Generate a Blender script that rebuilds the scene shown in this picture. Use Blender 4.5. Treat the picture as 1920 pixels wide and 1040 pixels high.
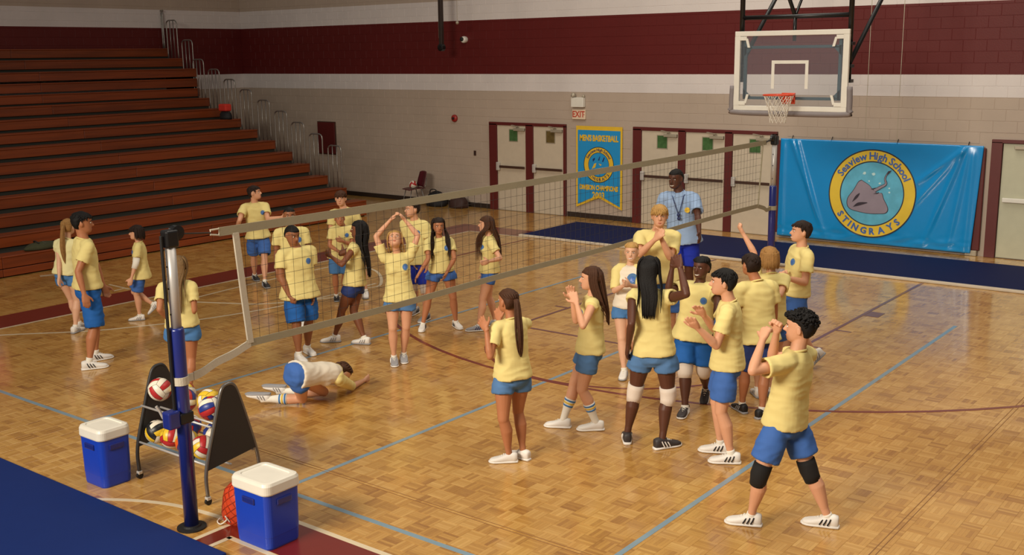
import bpy, bmesh, math, random
import numpy as np
from mathutils import Vector, Matrix, noise
from mathutils.bvhtree import BVHTree
random.seed(7)
for o in list(bpy.data.objects): bpy.data.objects.remove(o)
S = bpy.context.scene
COL = S.collection
# ------------------------------------------------------------------ camera
YAW, PITCH, ROLL, FPX, CAMH = 0.662144, 0.2028296, -0.0129697, 2036.35, 3.66
_f = Vector((-math.sin(YAW)*math.cos(PITCH), math.cos(YAW)*math.cos(PITCH), -math.sin(PITCH)))
_r0 = Vector((math.cos(YAW), math.sin(YAW), 0)); _u0 = _r0.cross(_f)
_r = _r0*math.cos(ROLL) + _u0*math.sin(ROLL); _u = -_r0*math.sin(ROLL) + _u0*math.cos(ROLL)
cam = bpy.data.objects.new('camera', bpy.data.cameras.new('camera')); COL.objects.link(cam)
cam.matrix_world = Matrix(((_r.x,_u.x,-_f.x,0),(_r.y,_u.y,-_f.y,0),(_r.z,_u.z,-_f.z,CAMH),(0,0,0,1)))
cam.data.sensor_width = 36; cam.data.lens = FPX/1920*36; cam.data.clip_end = 200
S.camera = cam
# ------------------------------------------------------------------ light
def lin(c):
    return tuple(((v/255)/12.92 if v/255 <= .04045 else ((v/255+.055)/1.055)**2.4) for v in c)
w = bpy.data.worlds.new('gym_air'); S.world = w; w.use_nodes = True
w.node_tree.nodes['Background'].inputs[0].default_value = (1.0, .92, .86, 1)
w.node_tree.nodes['Background'].inputs[1].default_value = 0.19
def area(name, loc, target, sx, sy, power, colr):
    d = bpy.data.lights.new(name, 'AREA'); d.shape = 'RECTANGLE'; d.size = sx; d.size_y = sy
    d.energy = power; d.color = colr
    o = bpy.data.objects.new(name, d); COL.objects.link(o); o.location = loc
    o.rotation_euler = (Vector(target)-Vector(loc)).to_track_quat('-Z', 'Y').to_euler()
    return o
key = area('high_side_lights', (-6.5,-6,8.2), (-5,13,.8), 6, 2.5, 1350, (1,.90,.75)); key.data.spread = math.radians(122)
area('court_ceiling_lights', (-2.5,9,9.5), (-2.8,9,0), 7, 6, 340, (1,.91,.77)).data.spread = math.radians(130)
area('far_ceiling_lights', (-9,15.5,9.5), (-9.5,16.5,0), 12, 3, 430, (1,.92,.80)).data.spread = math.radians(140)
S.view_settings.view_transform = 'Standard'; S.view_settings.look = 'None'
S.view_settings.exposure = -0.15; S.view_settings.gamma = 1; S.view_settings.use_curve_mapping = False
# ------------------------------------------------------------------ materials
def newmat(name):
    m = bpy.data.materials.new(name); m.use_nodes = True
    return m, m.node_tree, m.node_tree.nodes['Principled BSDF']
def mat(name, rgb, rough=.6, metal=0, spec=.5, var=.08, scale=8, bump=0, bscale=60, coat=0, sheen=0):
    m, nt, b = newmat(name); N = nt.nodes; L = nt.links
    c = lin(rgb)
    n = N.new('ShaderNodeTexNoise'); n.inputs['Scale'].default_value = scale; n.inputs['Detail'].default_value = 3
    tc = N.new('ShaderNodeTexCoord'); L.new(tc.outputs['Object'], n.inputs['Vector'])
    mx = N.new('ShaderNodeMix'); mx.data_type = 'RGBA'
    mx.inputs[6].default_value = (*[v*(1-var) for v in c], 1); mx.inputs[7].default_value = (*[min(1, v*(1+var)) for v in c], 1)
    L.new(n.outputs['Fac'], mx.inputs[0]); L.new(mx.outputs[2], b.inputs['Base Color'])
    b.inputs['Roughness'].default_value = rough; b.inputs['Metallic'].default_value = metal
    b.inputs['Specular IOR Level'].default_value = spec; b.inputs['Coat Weight'].default_value = coat
    b.inputs['Coat Roughness'].default_value = .15; b.inputs['Sheen Weight'].default_value = sheen
    if bump:
        n2 = N.new('ShaderNodeTexNoise'); n2.inputs['Scale'].default_value = bscale; n2.inputs['Detail'].default_value = 4
        L.new(tc.outputs['Object'], n2.inputs['Vector'])
        bp = N.new('ShaderNodeBump'); bp.inputs['Strength'].default_value = bump; bp.inputs['Distance'].default_value = .01
        L.new(n2.outputs['Fac'], bp.inputs['Height']); L.new(bp.outputs[0], b.inputs['Normal'])
    return m
def math_node(nt, op, a, b=None, c=None):
    n = nt.nodes.new('ShaderNodeMath'); n.operation = op
    for i, v in enumerate((a, b, c)):
        if v is None: continue
        if isinstance(v, (int, float)): n.inputs[i].default_value = v
        else: nt.links.new(v, n.inputs[i])
    return n.outputs[0]
BLK = .152
def parquet_mat():
    m, nt, b = newmat('parquet_wood'); N = nt.nodes; L = nt.links
    g = N.new('ShaderNodeNewGeometry'); sp = N.new('ShaderNodeSeparateXYZ'); L.new(g.outputs['Position'], sp.inputs[0])
    u = math_node(nt, 'DIVIDE', sp.outputs[0], BLK); v = math_node(nt, 'DIVIDE', sp.outputs[1], BLK)
    iu = math_node(nt, 'FLOOR', u); iv = math_node(nt, 'FLOOR', v)
    fu = math_node(nt, 'FRACT', u); fv = math_node(nt, 'FRACT', v)
    par = math_node(nt, 'FLOORED_MODULO', math_node(nt, 'ADD', iu, iv), 2.0)
    k = N.new('ShaderNodeMix'); k.data_type = 'FLOAT'; L.new(par, k.inputs[0]); L.new(fu, k.inputs[2]); L.new(fv, k.inputs[3])
    al = N.new('ShaderNodeMix'); al.data_type = 'FLOAT'; L.new(par, al.inputs[0]); L.new(fv, al.inputs[2]); L.new(fu, al.inputs[3])
    s5 = math_node(nt, 'MULTIPLY', k.outputs[0], 5.0); si = math_node(nt, 'FLOOR', s5); sf = math_node(nt, 'FRACT', s5)
    cv = N.new('ShaderNodeCombineXYZ'); L.new(iu, cv.inputs[0]); L.new(iv, cv.inputs[1])
    w1 = N.new('ShaderNodeTexWhiteNoise'); w1.noise_dimensions = '3D'; L.new(cv.outputs[0], w1.inputs['Vector'])
    cv2 = N.new('ShaderNodeCombineXYZ'); L.new(iu, cv2.inputs[0]); L.new(iv, cv2.inputs[1]); L.new(math_node(nt, 'ADD', si, 1.0), cv2.inputs[2])
    w2 = N.new('ShaderNodeTexWhiteNoise'); w2.noise_dimensions = '3D'; L.new(cv2.outputs[0], w2.inputs['Vector'])
    gr = N.new('ShaderNodeTexNoise'); gr.inputs['Scale'].default_value = 1; gr.inputs['Detail'].default_value = 3
    cv3 = N.new('ShaderNodeCombineXYZ'); L.new(math_node(nt, 'ADD', math_node(nt, 'MULTIPLY', s5, 5.0), math_node(nt, 'MULTIPLY', w1.outputs[0], 60.0)), cv3.inputs[0]); L.new(math_node(nt, 'MULTIPLY', al.outputs[0], 3.0), cv3.inputs[1])
    L.new(cv3.outputs[0], gr.inputs['Vector'])
    big = N.new('ShaderNodeTexNoise'); big.inputs['Scale'].default_value = .9; L.new(g.outputs['Position'], big.inputs['Vector'])
    t = math_node(nt, 'ADD', math_node(nt, 'MULTIPLY', w1.outputs[0], .34), math_node(nt, 'MULTIPLY', w2.outputs[0], .34))
    t = math_node(nt, 'ADD', t, math_node(nt, 'MULTIPLY', gr.outputs[0], .32))
    t = math_node(nt, 'ADD', t, math_node(nt, 'MULTIPLY', math_node(nt, 'SUBTRACT', big.outputs[0], .5), .25))
    rp = N.new('ShaderNodeValToRGB'); L.new(t, rp.inputs[0])
    e = rp.color_ramp.elements
    e[0].position = .12; e[0].color = (*lin((146,98,44)), 1); e[1].position = .88; e[1].color = (*lin((206,162,92)), 1)
    x = rp.color_ramp.elements.new(.45); x.color = (*lin((184,136,66)), 1)
    # fine joints between the fingers of a block
    j = math_node(nt, 'LESS_THAN', math_node(nt, 'MINIMUM', sf, math_node(nt, 'SUBTRACT', 1.0, sf)), .035)
    mx = N.new('ShaderNodeMix'); mx.data_type = 'RGBA'; L.new(math_node(nt, 'MULTIPLY', j, .45), mx.inputs[0]); L.new(rp.outputs[0], mx.inputs[6]); mx.inputs[7].default_value = (*lin((110,68,28)), 1)
    L.new(mx.outputs[2], b.inputs['Base Color'])
    b.inputs['Roughness'].default_value = .26; b.inputs['Specular IOR Level'].default_value = .6
    b.inputs['Coat Weight'].default_value = .55; b.inputs['Coat Roughness'].default_value = .10
    bn = N.new('ShaderNodeTexNoise'); bn.inputs['Scale'].default_value = 9; L.new(g.outputs['Position'], bn.inputs['Vector'])
    hh = math_node(nt, 'ADD', math_node(nt, 'MULTIPLY', w1.outputs[0], .5), bn.outputs[0])
    bp = N.new('ShaderNodeBump'); bp.inputs['Strength'].default_value = .06; bp.inputs['Distance'].default_value = .01
    L.new(hh, bp.inputs['Height']); L.new(bp.outputs[0], b.inputs['Normal']); L.new(bp.outputs[0], b.inputs['Coat Normal'])
    return m
def wall_mat(name):
    # painted stripes by height: tan, white, maroon, white, tan
    m, nt, b = newmat(name); N = nt.nodes; L = nt.links
    g = N.new('ShaderNodeNewGeometry'); sp = N.new('ShaderNodeSeparateXYZ'); L.new(g.outputs['Position'], sp.inputs[0])
    rp = N.new('ShaderNodeValToRGB'); rp.color_ramp.interpolation = 'CONSTANT'
    L.new(math_node(nt, 'DIVIDE', sp.outputs[2], 10.0), rp.inputs[0])
    tan, white, maroon = (*lin((180,163,147)), 1), (*lin((214,206,202)), 1), (*lin((92,26,24)), 1)
    e = rp.color_ramp.elements; e[0].position = 0; e[0].color = tan; e[1].position = .279; e[1].color = white
    for p_, c_ in ((.320, maroon), (.444, white), (.489, tan)):
        q = rp.color_ramp.elements.new(p_); q.color = c_
    n = N.new('ShaderNodeTexNoise'); n.inputs['Scale'].default_value = 1.3; n.inputs['Detail'].default_value = 6; L.new(g.outputs['Position'], n.inputs['Vector'])
    mx = N.new('ShaderNodeMix'); mx.data_type = 'RGBA'; mx.blend_type = 'MULTIPLY'; mx.inputs[0].default_value = 1
    L.new(rp.outputs[0], mx.inputs[6])
    v = math_node(nt, 'ADD', math_node(nt, 'MULTIPLY', n.outputs[0], .24), .86)
    cc = N.new('ShaderNodeCombineXYZ'); [L.new(v, cc.inputs[i]) for i in range(3)]; L.new(cc.outputs[0], mx.inputs[7])
    L.new(mx.outputs[2], b.inputs['Base Color']); b.inputs['Roughness'].default_value = .5; b.inputs['Specular IOR Level'].default_value = .3
    n2 = N.new('ShaderNodeTexNoise'); n2.inputs['Scale'].default_value = 40; L.new(g.outputs['Position'], n2.inputs['Vector'])
    bp = N.new('ShaderNodeBump'); bp.inputs['Strength'].default_value = .12; bp.inputs['Distance'].default_value = .01
    L.new(n2.outputs[0], bp.inputs['Height']); L.new(bp.outputs[0], b.inputs['Normal'])
    return m
def wood_mat(name, c0, c1, axis=1, rough=.4):
    m, nt, b = newmat(name); N = nt.nodes; L = nt.links
    tc = N.new('ShaderNodeTexCoord'); mp = N.new('ShaderNodeMapping'); L.new(tc.outputs['Object'], mp.inputs[0])
    sc = [14, 14, 14]; sc[axis] = .7; mp.inputs['Scale'].default_value = sc
    oi = N.new('ShaderNodeObjectInfo'); cx = N.new('ShaderNodeCombineXYZ'); L.new(math_node(nt, 'MULTIPLY', oi.outputs['Random'], 50.0), cx.inputs[2]); L.new(cx.outputs[0], mp.inputs['Location'])
    n = N.new('ShaderNodeTexNoise'); n.inputs['Scale'].default_value = 1.2; n.inputs['Detail'].default_value = 5; L.new(mp.outputs[0], n.inputs['Vector'])
    rp = N.new('ShaderNodeValToRGB'); rp.color_ramp.elements[0].position = .3; rp.color_ramp.elements[0].color = (*lin(c0), 1)
    rp.color_ramp.elements[1].position = .7; rp.color_ramp.elements[1].color = (*lin(c1), 1)
    L.new(math_node(nt, 'ADD', n.outputs[0], math_node(nt, 'MULTIPLY', math_node(nt, 'SUBTRACT', oi.outputs['Random'], .5), .25)), rp.inputs[0])
    L.new(rp.outputs[0], b.inputs['Base Color']); b.inputs['Roughness'].default_value = rough
    return m
def glass_mat(name, tint, alpha):
    m, nt, b = newmat(name)
    b.inputs['Base Color'].default_value = (*lin(tint), 1); b.inputs['Roughness'].default_value = .05
    b.inputs['Alpha'].default_value = alpha; b.inputs['Specular IOR Level'].default_value = .6
    return m
M = dict(
    parquet=parquet_mat(), wall=wall_mat('painted_block_wall'),
    mortar=mat('floor_joint', (92,60,28), .6),
    blue_line=mat('blue_court_paint', (122,146,160), .3, coat=.4, var=.15, scale=6), white_line=mat('white_court_paint', (214,196,164), .3, coat=.4),
    red_line=mat('dark_red_court_paint', (112,40,26), .3, coat=.5), maroon_paint=mat('maroon_court_paint', (112,30,18), .3, coat=.5),
    purple_line=mat('purple_court_paint', (104,58,62), .3, coat=.4), seam=mat('seam_dark', (134,92,50), .5),
    mat_blue=mat('navy_vinyl_mat', (18,40,98), .6, var=.05, spec=.2), mat_far=mat('dark_navy_vinyl_mat', (14,24,68), .7, spec=.15), mat_edge=mat('mat_white_edge', (196,182,160), .6),
    fascia=wood_mat('bleacher_wood', (112,48,15), (140,62,20)), tread=mat('bleacher_tread', (44,44,36), .8), steel=mat('rail_steel', (150,146,140), .35, .8),
    frame=mat('maroon_door_frame', (92,30,28), .45), leaf=mat('door_leaf_paint', (198,184,162), .45), chrome=mat('chrome', (206,202,196), .25, .35),
    bar=mat('dark_push_bar', (84,60,50), .35, .4), closer=mat('closer_paint', (170,160,140), .4, .3),
    dark=mat('black_rubber', (24,22,20), .6), black=mat('black_paint', (18,17,18), .35), base=mat('dark_baseboard', (46,34,28), .5),
    glass_green=mat('wired_green_glass', (70,104,62), .12, var=.5, scale=14), glass_brown=mat('wired_brown_glass', (104,88,52), .12, var=.5, scale=14),
    vinyl=mat('glossy_blue_vinyl', (18,138,206), .22, spec=.6, var=.04), cloth_blue=mat('blue_felt', (24,142,204), .8), gold=mat('gold_yellow', (226,184,44), .6),
    gold_vinyl=mat('gold_vinyl', (228,194,66), .28), ring_dark=mat('ring_outline', (40,44,60), .4), sea=mat('sea_blue_print', (96,178,206), .3, var=.35, scale=5),
    ray=mat('ray_grey_print', (146,134,146), .35, var=.18, scale=4), ray_dark=mat('ray_dark_print', (52,44,56), .4), letter_blue=mat('lettering_blue', (64,104,176), .35), letter_navy=mat('lettering_navy', (30,44,96), .5), seawhite=mat('sea_foam_print', (190,224,226), .35),
    white=mat('white_enamel', (226,222,210), .35), orange=mat('rim_orange', (206,68,34), .4), padgrey=mat('grey_pad', (128,120,120), .6), slate=mat('slate_steel', (62,86,96), .4, .4), netwhite=mat('net_cord_white', (214,206,192), .8),
    sign=mat('sign_cream', (226,204,176), .5), signred=mat('sign_red', (190,70,50), .5), red=mat('signal_red', (150,34,28), .4),
    band=mat('net_band_canvas', (156,147,122), .85, bump=.15), strap=mat('net_strap_canvas', (196,187,168), .85, bump=.2), cord=mat('net_cord_black', (38,32,28), .8), polewht=mat('aluminium_tube', (186,182,178), .38, .25), poleblue=mat('blue_pole_paint', (28,40,116), .3, coat=.3), silverc=mat('cable', (40,34,30), .5),
    cool_blue=mat('cooler_blue_plastic', (24,62,178), .35, var=.05), cool_white=mat('cooler_white_plastic', (226,220,206), .4, var=.05), rackblk=mat('rack_black_panel', (42,40,40), .5), rackgry=mat('rack_grey_tube', (120,116,112), .3, .6),
    chairpl=mat('maroon_plastic', (84,26,34), .35), baglack=mat('black_nylon', (22,20,22), .7, bump=.3), bagbrown=mat('brown_nylon', (58,34,28), .7), pinkp=mat('pink_plush', (214,140,170), .9), whitep=mat('white_plush', (228,206,214), .9), olive=mat('olive_cloth', (62,62,38), .9, bump=.5, bscale=12, var=.3), redcloth=mat('red_cloth', (214,54,38), .8), orangenet=mat('orange_netbag', (196,62,22), .5, var=.3, scale=20),
)
# ------------------------------------------------------------------ mesh helpers
def link(name, me, m=None, parent=None, smooth=False, loc=None):
    o = bpy.data.objects.new(name, me); COL.objects.link(o)
    if m is not None and len(me.materials) == 0: me.materials.append(m)
    if parent: o.parent = parent
    if loc: o.location = loc
    if smooth:
        for p in me.polygons: p.use_smooth = True
    return o
class MB:
    def __init__(s): s.v = []; s.f = []
    def add(s, v, f):
        n = len(s.v); s.v += [tuple(p) for p in v]; s.f += [tuple(i+n for i in q) for q in f]; return s
    def box(s, x0, x1, y0, y1, z0, z1):
        v = [(x0,y0,z0),(x1,y0,z0),(x1,y1,z0),(x0,y1,z0),(x0,y0,z1),(x1,y0,z1),(x1,y1,z1),(x0,y1,z1)]
        return s.add(v, [(3,2,1,0),(4,5,6,7),(0,1,5,4),(1,2,6,5),(2,3,7,6),(3,0,4,7)])
    def bbox(s, x0, x1, y0, y1, z0, z1, b=.01, seg=2):
        bm = bmesh.new(); bmesh.ops.create_cube(bm, size=1)
        for v in bm.verts: v.co = Vector(((x0+x1)/2+v.co.x*(x1-x0), (y0+y1)/2+v.co.y*(y1-y0), (z0+z1)/2+v.co.z*(z1-z0)))
        bmesh.ops.bevel(bm, geom=bm.edges[:], offset=b, segments=seg, affect='EDGES', profile=.5)
        bm.verts.index_update()
        s.add([v.co for v in bm.verts], [[v.index for v in f.verts] for f in bm.faces]); bm.free(); return s
    def loft(s, rings, caps=True):
        n = len(rings[0]); v = [p for r in rings for p in r]; f = []
        for i in range(len(rings)-1):
            for j in range(n):
                a = i*n+j; b = i*n+(j+1)%n; f.append((a, b, b+n, a+n))
        if caps: f.append(tuple(range(n))[::-1]); f.append(tuple(range((len(rings)-1)*n, len(rings)*n)))
        return s.add(v, f)
    def tube(s, path, rad, n=8, closed=False):
        P = [Vector(p) for p in path]; R = rad if isinstance(rad, (list, tuple)) else [rad]*len(P)
        rings = []; prev = None
        for i, p in enumerate(P):
            if closed: t = P[(i+1) % len(P)]-P[i-1]
            else: t = P[min(i+1, len(P)-1)]-P[max(i-1, 0)]
            t.normalize()
            a = prev if prev is not None else (Vector((0,0,1)) if abs(t.z) < .9 else Vector((1,0,0)))
            a = (a-t*a.dot(t)); a.normalize(); b = t.cross(a); prev = a
            rings.append([p+(a*math.cos(q)+b*math.sin(q))*R[i] for q in [2*math.pi*k/n for k in range(n)]])
        if closed: rings.append(rings[0])
        return s.loft(rings, not closed)
    def lathe(s, prof, c=(0,0,0), n=24):
        rings = [[(c[0]+r*math.cos(2*math.pi*k/n), c[1]+r*math.sin(2*math.pi*k/n), c[2]+z) for k in range(n)] for r, z in prof]
        return s.loft(rings)
    def sphere(s, c, r, n=16, m=10, sq=(1,1,1)):
        return s.loft([[(c[0]+sq[0]*r*math.sin(math.pi*max(.02,min(m-.02,i))/m)*math.cos(2*math.pi*k/n), c[1]+sq[1]*r*math.sin(math.pi*max(.02,min(m-.02,i))/m)*math.sin(2*math.pi*k/n), c[2]-sq[2]*r*math.cos(math.pi*i/m)) for k in range(n)] for i in range(m+1)])
    def prism(s, poly, axis, a, b):
        # poly: 2-D outline; axis 0/1/2 is the direction of extrusion from a to b
        def P(p, t):
            q = list(p); q.insert(axis, t); return q
        n = len(poly); v = [P(p, a) for p in poly]+[P(p, b) for p in poly]
        return s.add(v, [tuple(range(n))[::-1], tuple(range(n, 2*n))]+[(i, (i+1) % n, (i+1) % n+n, i+n) for i in range(n)])
    def mesh(s, name='m', fix=True):
        me = bpy.data.meshes.new(name); me.from_pydata(s.v, [], s.f)
        if fix:
            bm = bmesh.new(); bm.from_mesh(me); bmesh.ops.recalc_face_normals(bm, faces=bm.faces[:]); bm.to_mesh(me); bm.free()
        return me
    def build(s, name, m, parent=None, smooth=False, fix=True):
        return link(name, s.mesh(name, fix), m, parent, smooth)
def tag(o, label=None, cat=None, group=None, kind=None):
    if label: o['label'] = label
    if cat: o['category'] = cat
    if group: o['group'] = group
    if kind: o['kind'] = kind
    return o
def empty(name, loc=(0,0,0), rz=0):
    o = bpy.data.objects.new(name, None); COL.objects.link(o); o.location = loc; o.rotation_euler.z = rz; o.empty_display_size = .1; return o
def crv(pts, n=6):
    # Catmull-Rom through points
    P = [Vector(p) for p in pts]; P = [P[0]*2-P[1]]+P+[P[-1]*2-P[-2]]; out = []
    for i in range(1, len(P)-2):
        for k in range(n):
            t = k/n; a, b, c, d = P[i-1], P[i], P[i+1], P[i+2]
            out.append(.5*((2*b)+(c-a)*t+(2*a-5*b+4*c-d)*t*t+(3*b-a-3*c+d)*t**3))
    return out+[P[-2]]
def text_mesh(txt, size, extrude=.003, bold=0, spacing=1):
    c = bpy.data.curves.new('t', 'FONT'); c.body = txt; c.size = size; c.extrude = extrude; c.offset = bold; c.align_x = 'CENTER'; c.align_y = 'CENTER'; c.space_character = spacing
    c.resolution_u = 2
    o = bpy.data.objects.new('t', c); COL.objects.link(o)
    dg = bpy.context.evaluated_depsgraph_get(); me = bpy.data.meshes.new_from_object(o.evaluated_get(dg))
    bpy.data.objects.remove(o); v = [tuple(p.co) for p in me.vertices]; f = [tuple(p.vertices) for p in me.polygons]
    bpy.data.meshes.remove(me); bpy.data.curves.remove(c)
    return v, f
# ================================================================== THE SETTING
YW, XW = 20.3, -25.5          # back wall plane, bleacher wall plane
floor = tag(MB().box(XW, 8, -8, YW, -.2, -.0015).build('floor', M['parquet']), kind='structure')
# parquet blocks: nearest 300 as pieces, the rest of the near field joined
def cam_px(p):
    d = Vector(p)-Vector((0,0,CAMH)); z = d.dot(_f)
    return (960+FPX*d.dot(_r)/z, 520-FPX*d.dot(_u)/z, z) if z > .1 else (-9e9, 0, z)
cells = []
for i in range(int(-16/BLK), int(3/BLK)):
    for j in range(int(4/BLK), int(16/BLK)):
        c = ((i+.5)*BLK, (j+.5)*BLK, 0); px, py, z = cam_px(c)
        if -60 < px < 1980 and py < 1090 and z < 14.5: cells.append((z, i, j))
cells.sort()
def block_geo(x, y, h=BLK/2-.0006):
    k = h-.0012
    v = [(x-h,y-h,-.0014),(x+h,y-h,-.0014),(x+h,y+h,-.0014),(x-h,y+h,-.0014),(x-k,y-k,0),(x+k,y-k,0),(x+k,y+k,0),(x-k,y+k,0)]
    return v, [(4,5,6,7),(0,1,5,4),(1,2,6,5),(2,3,7,6),(3,0,4,7)]
bme = bpy.data.meshes.new('parquet_block'); bv, bf = block_geo(0, 0); bme.from_pydata(bv, [], bf); bme.materials.append(M['parquet'])
shown = [c for c in cells if not (((c[1]+.5)*BLK < -6.2 and (c[2]+.5)*BLK < 4.65))]
for z, i, j in shown[:300]:
    o = link('parquet_block', bme, None, floor); o.location = ((i+.5)*BLK, (j+.5)*BLK, 0)
mb = MB()
for z, i, j in shown[300:]: mb.add(*block_geo((i+.5)*BLK, (j+.5)*BLK))
tag(mb.build('parquet_field', M['parquet'], floor, fix=False), kind='stuff')
# painted lines
def strip(name, pts, wd, m, z=.0012, smooth_curve=False):
    P = [Vector((p[0], p[1], 0)) for p in pts]
    if smooth_curve: P = crv(P, 8)
    v = []; f = []
    for i, p in enumerate(P):
        t = (P[min(i+1, len(P)-1)]-P[max(0, i-1)]).normalized(); n = Vector((-t.y, t.x, 0))*wd/2
        for q in (p-n, p+n):
            v += [(q.x, q.y, .0002), (q.x, q.y, z)]
    for i in range(len(P)-1):
        a = i*4; b = a+4
        f += [(a+1, b+1, b+3, a+3), (a, b, b+1, a+1), (a+3, b+3, b+2, a+2)]
    return MB().add(v, f).build(name, M[m], floor)
strip('court_line', [(-26+10.0,5.73),(2,5.73)], .05, 'blue_line')
strip('court_line', [(-7.02,5.755),(-7.02,14.845)], .05, 'blue_line')
strip('court_line', [(-4.01,5.755),(-4.01,14.845)], .05, 'blue_line')
strip('court_line', [(-10.03,5.755),(-10.03,14.845)], .05, 'blue_line')
HX, HY = -7.06, 15.6
arc = [(HX+5.98*math.cos(a), HY+5.98*math.sin(a)) for a in [math.pi*(1+k/40) for k in range(41)]]
arc = [(arc[0][0], 17.35)]+arc+[(arc[-1][0], 17.35)]
strip('court_line', arc, .055, 'red_line', z=.002)
for x in (-8.90, -5.25): strip('court_line', [(x,11.46),(x,17.38)], .05, 'purple_line')
strip('court_line', [(-8.92,11.48),(-5.23,11.48)], .05, 'purple_line', z=.002)
fta = [(HX+1.83*math.cos(a), 11.48+1.83*math.sin(a)) for a in [math.pi*(1+k/24) for k in range(25)]]
strip('court_line', fta, .05, 'red_line', z=.0016)
for y in (12.75, 13.72): strip('court_line', [(-5.22,y),(-5.02,y)], .05, 'purple_line'); strip('court_line', [(-9.13,y),(-8.93,y)], .05, 'purple_line')
MB().box(-5.22, -5.02, 14.72, 15.02, 0, .0014).build('court_mark', M['purple_line'], floor)
MB().box(-9.13, -8.93, 14.72, 15.02, 0, .0014).build('court_mark', M['purple_line'], floor)
for d in (-.02, .02):
    strip('floor_seam', [(-12,6.25+d),(2,6.25+d)], .006, 'seam', z=.0022); strip('floor_seam', [(-2.5+d,4),(-2.5+d,17.3)], .006, 'seam', z=.0022)
# main court border
MB().box(-15.42, -14.70, 2.5, 18.1, 0, .0012).build('court_border', M['maroon_paint'], floor)
MB().box(-14.70, -13.2, 17.42, 18.1, 0, .0012).build('court_border', M['maroon_paint'], floor)
strip('court_line', [(-14.67,2.5),(-14.67,17.4)], .05, 'white_line', z=.0018)
strip('court_line', [(-14.7,17.39),(-13.2,17.39)], .05, 'white_line', z=.0018)
strip('court_line', [(-15.9,4.4),(-14.9,6.2),(-14.33,7.02),(-13.67,7.7),(-13.40,8.04),(-13.03,8.7),(-12.80,9.2),(-12.60,9.9),(-12.5,10.5),(-12.45,11.4),(-12.5,12.4)], .05, 'white_line', smooth_curve=True)
strip('court_line', [(-14.6,9.45),(-13.79,9.84),(-13.36,10.05),(-12.92,10.28),(-12.65,10.62),(-12.31,11.22),(-12.1,11.8)], .05, 'white_line', smooth_curve=True, z=.002)
strip('court_line', [(-14.02,9.6),(-14.15,10.8),(-14.2,12.0),(-14.2,13.43)], .04, 'white_line', smooth_curve=True, z=.0022)
strip('court_line', [(-13.69,13.3),(-13.24,13.14),(-12.77,12.79),(-12.33,12.31),(-12.35,12.05)], .05, 'white_line', smooth_curve=True, z=.0024)
strip('tape_mark', [(-16.13,9.81),(-15.5,9.79)], .04, 'white_line'); strip('tape_mark', [(-15.6,9.55),(-15.64,9.76)], .04, 'white_line', z=.0016)
strip('tape_mark', [(-17.78,9.52),(-17.66,9.8)], .12, 'white_line')
# near border corner with white lines, and the free arc
MB().box(-6.78, -5.0, 4.88, 5.34, 0, .0012).build('court_border', M['maroon_paint'], floor)
MB().box(-6.78, -6.62, 4.3, 4.88, 0, .0012).build('court_border', M['maroon_paint'], floor)
MB().box(-5.0, 2.0, 4.88, 5.34, 0, .0012).build('court_border', M['maroon_paint'], floor)
strip('court_line', [(-6.80,4.3),(-6.80,5.36)], .045, 'white_line', z=.0018); strip('court_line', [(-6.82,5.36),(2,5.36)], .05, 'white_line', z=.0018)
strip('court_line', [(-6.60,4.3),(-6.60,4.86)], .045, 'white_line', z=.0022); strip('court_line', [(-6.62,4.85),(2,4.85)], .045, 'white_line', z=.0022)
strip('court_line', [(-8.5,4.36),(-8.11,4.67),(-7.79,4.86),(-7.46,4.98),(-7.06,5.04),(-6.84,5.04)], .05, 'white_line', smooth_curve=True)
# mats
tag(MB().bbox(-17, -6.35, 1.6, 4.63, 0, .035, .012).build('gym_mat', M['mat_blue']), 'wide blue vinyl floor mat lying beside the coolers and near net post', 'mat')
fm = empty('gym_mat', (-8,18.5,0)); tag(fm, 'long dark navy floor mat with white front edge along the back wall', 'mat')
for (x0, x1) in ((-13.38,-8.6),(-8.6,-3.8),(-3.8,1.0)):
    MB().bbox(x0+8, x1+8, 17.50-18.5, 19.5-18.5, 0, .04, .01).build('mat_panel', M['mat_far'], fm)
MB().bbox(-13.4+8, 1+8, 17.42-18.5, 17.50-18.5, 0, .043, .01).build('mat_edge', M['mat_edge'], fm)
# ------------------------------------------------------------------ back wall of painted blocks
wb = tag(MB().box(XW-.3, 8, YW+.007, YW+.3, 0, 7.5).build('wall_back', M['wall']), kind='structure')
wl = tag(MB().box(XW-.3, XW-.007, -8, YW, 0, 7.5).build('wall_left', M['wall']), kind='structure')
HOLES = [(-16.45,-14.18,0,2.1),(-12.44,-9.1,0,2.1),(-9.1,-5.1,0,1.9),(-5.1,-3.0,0,2.1)]
def brick_mesh(sx=.4, sz=.2):
    a, c, g = sx/2-.0022, sz/2-.0022, .004
    v = [(-a,0,-c),(a,0,-c),(a,0,c),(-a,0,c),(-a+g,-.004,-c+g),(a-g,-.004,-c+g),(a-g,-.004,c-g),(-a+g,-.004,c-g)]
    return v, [(4,5,6,7),(0,1,5,4),(1,2,6,5),(2,3,7,6),(3,0,4,7)]
bkv, bkf = brick_mesh()
bkm = bpy.data.meshes.new('brick'); bkm.from_pydata(bkv, [], bkf); bkm.materials.append(M['wall'])
bl = []
for r in range(0, 30):
    z = .1+.2*r
    for k in range(-64, 8):
        x = (k+.5*(r % 2))*.4+.1
        if x < XW+.2: continue
        if any(a-.2 < x < b_+.2 and z < h+.02 for a, b_, _, h in HOLES): continue
        px, py, zz = cam_px((x, YW, z)); vis = -20 < px < 1940 and -20 < py
        bl.append((0 if vis else 1, zz, x, z))
bl.sort()
mb = MB()
for n_, (q, zz, x, z) in enumerate(bl):
    if n_ < 300:
        o = link('brick', bkm, None, wb); o.location = (x, YW+.007, z)
    else: mb.add([(x+p[0], YW+.007+p[1], z+p[2]) for p in bkv], bkf)
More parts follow.
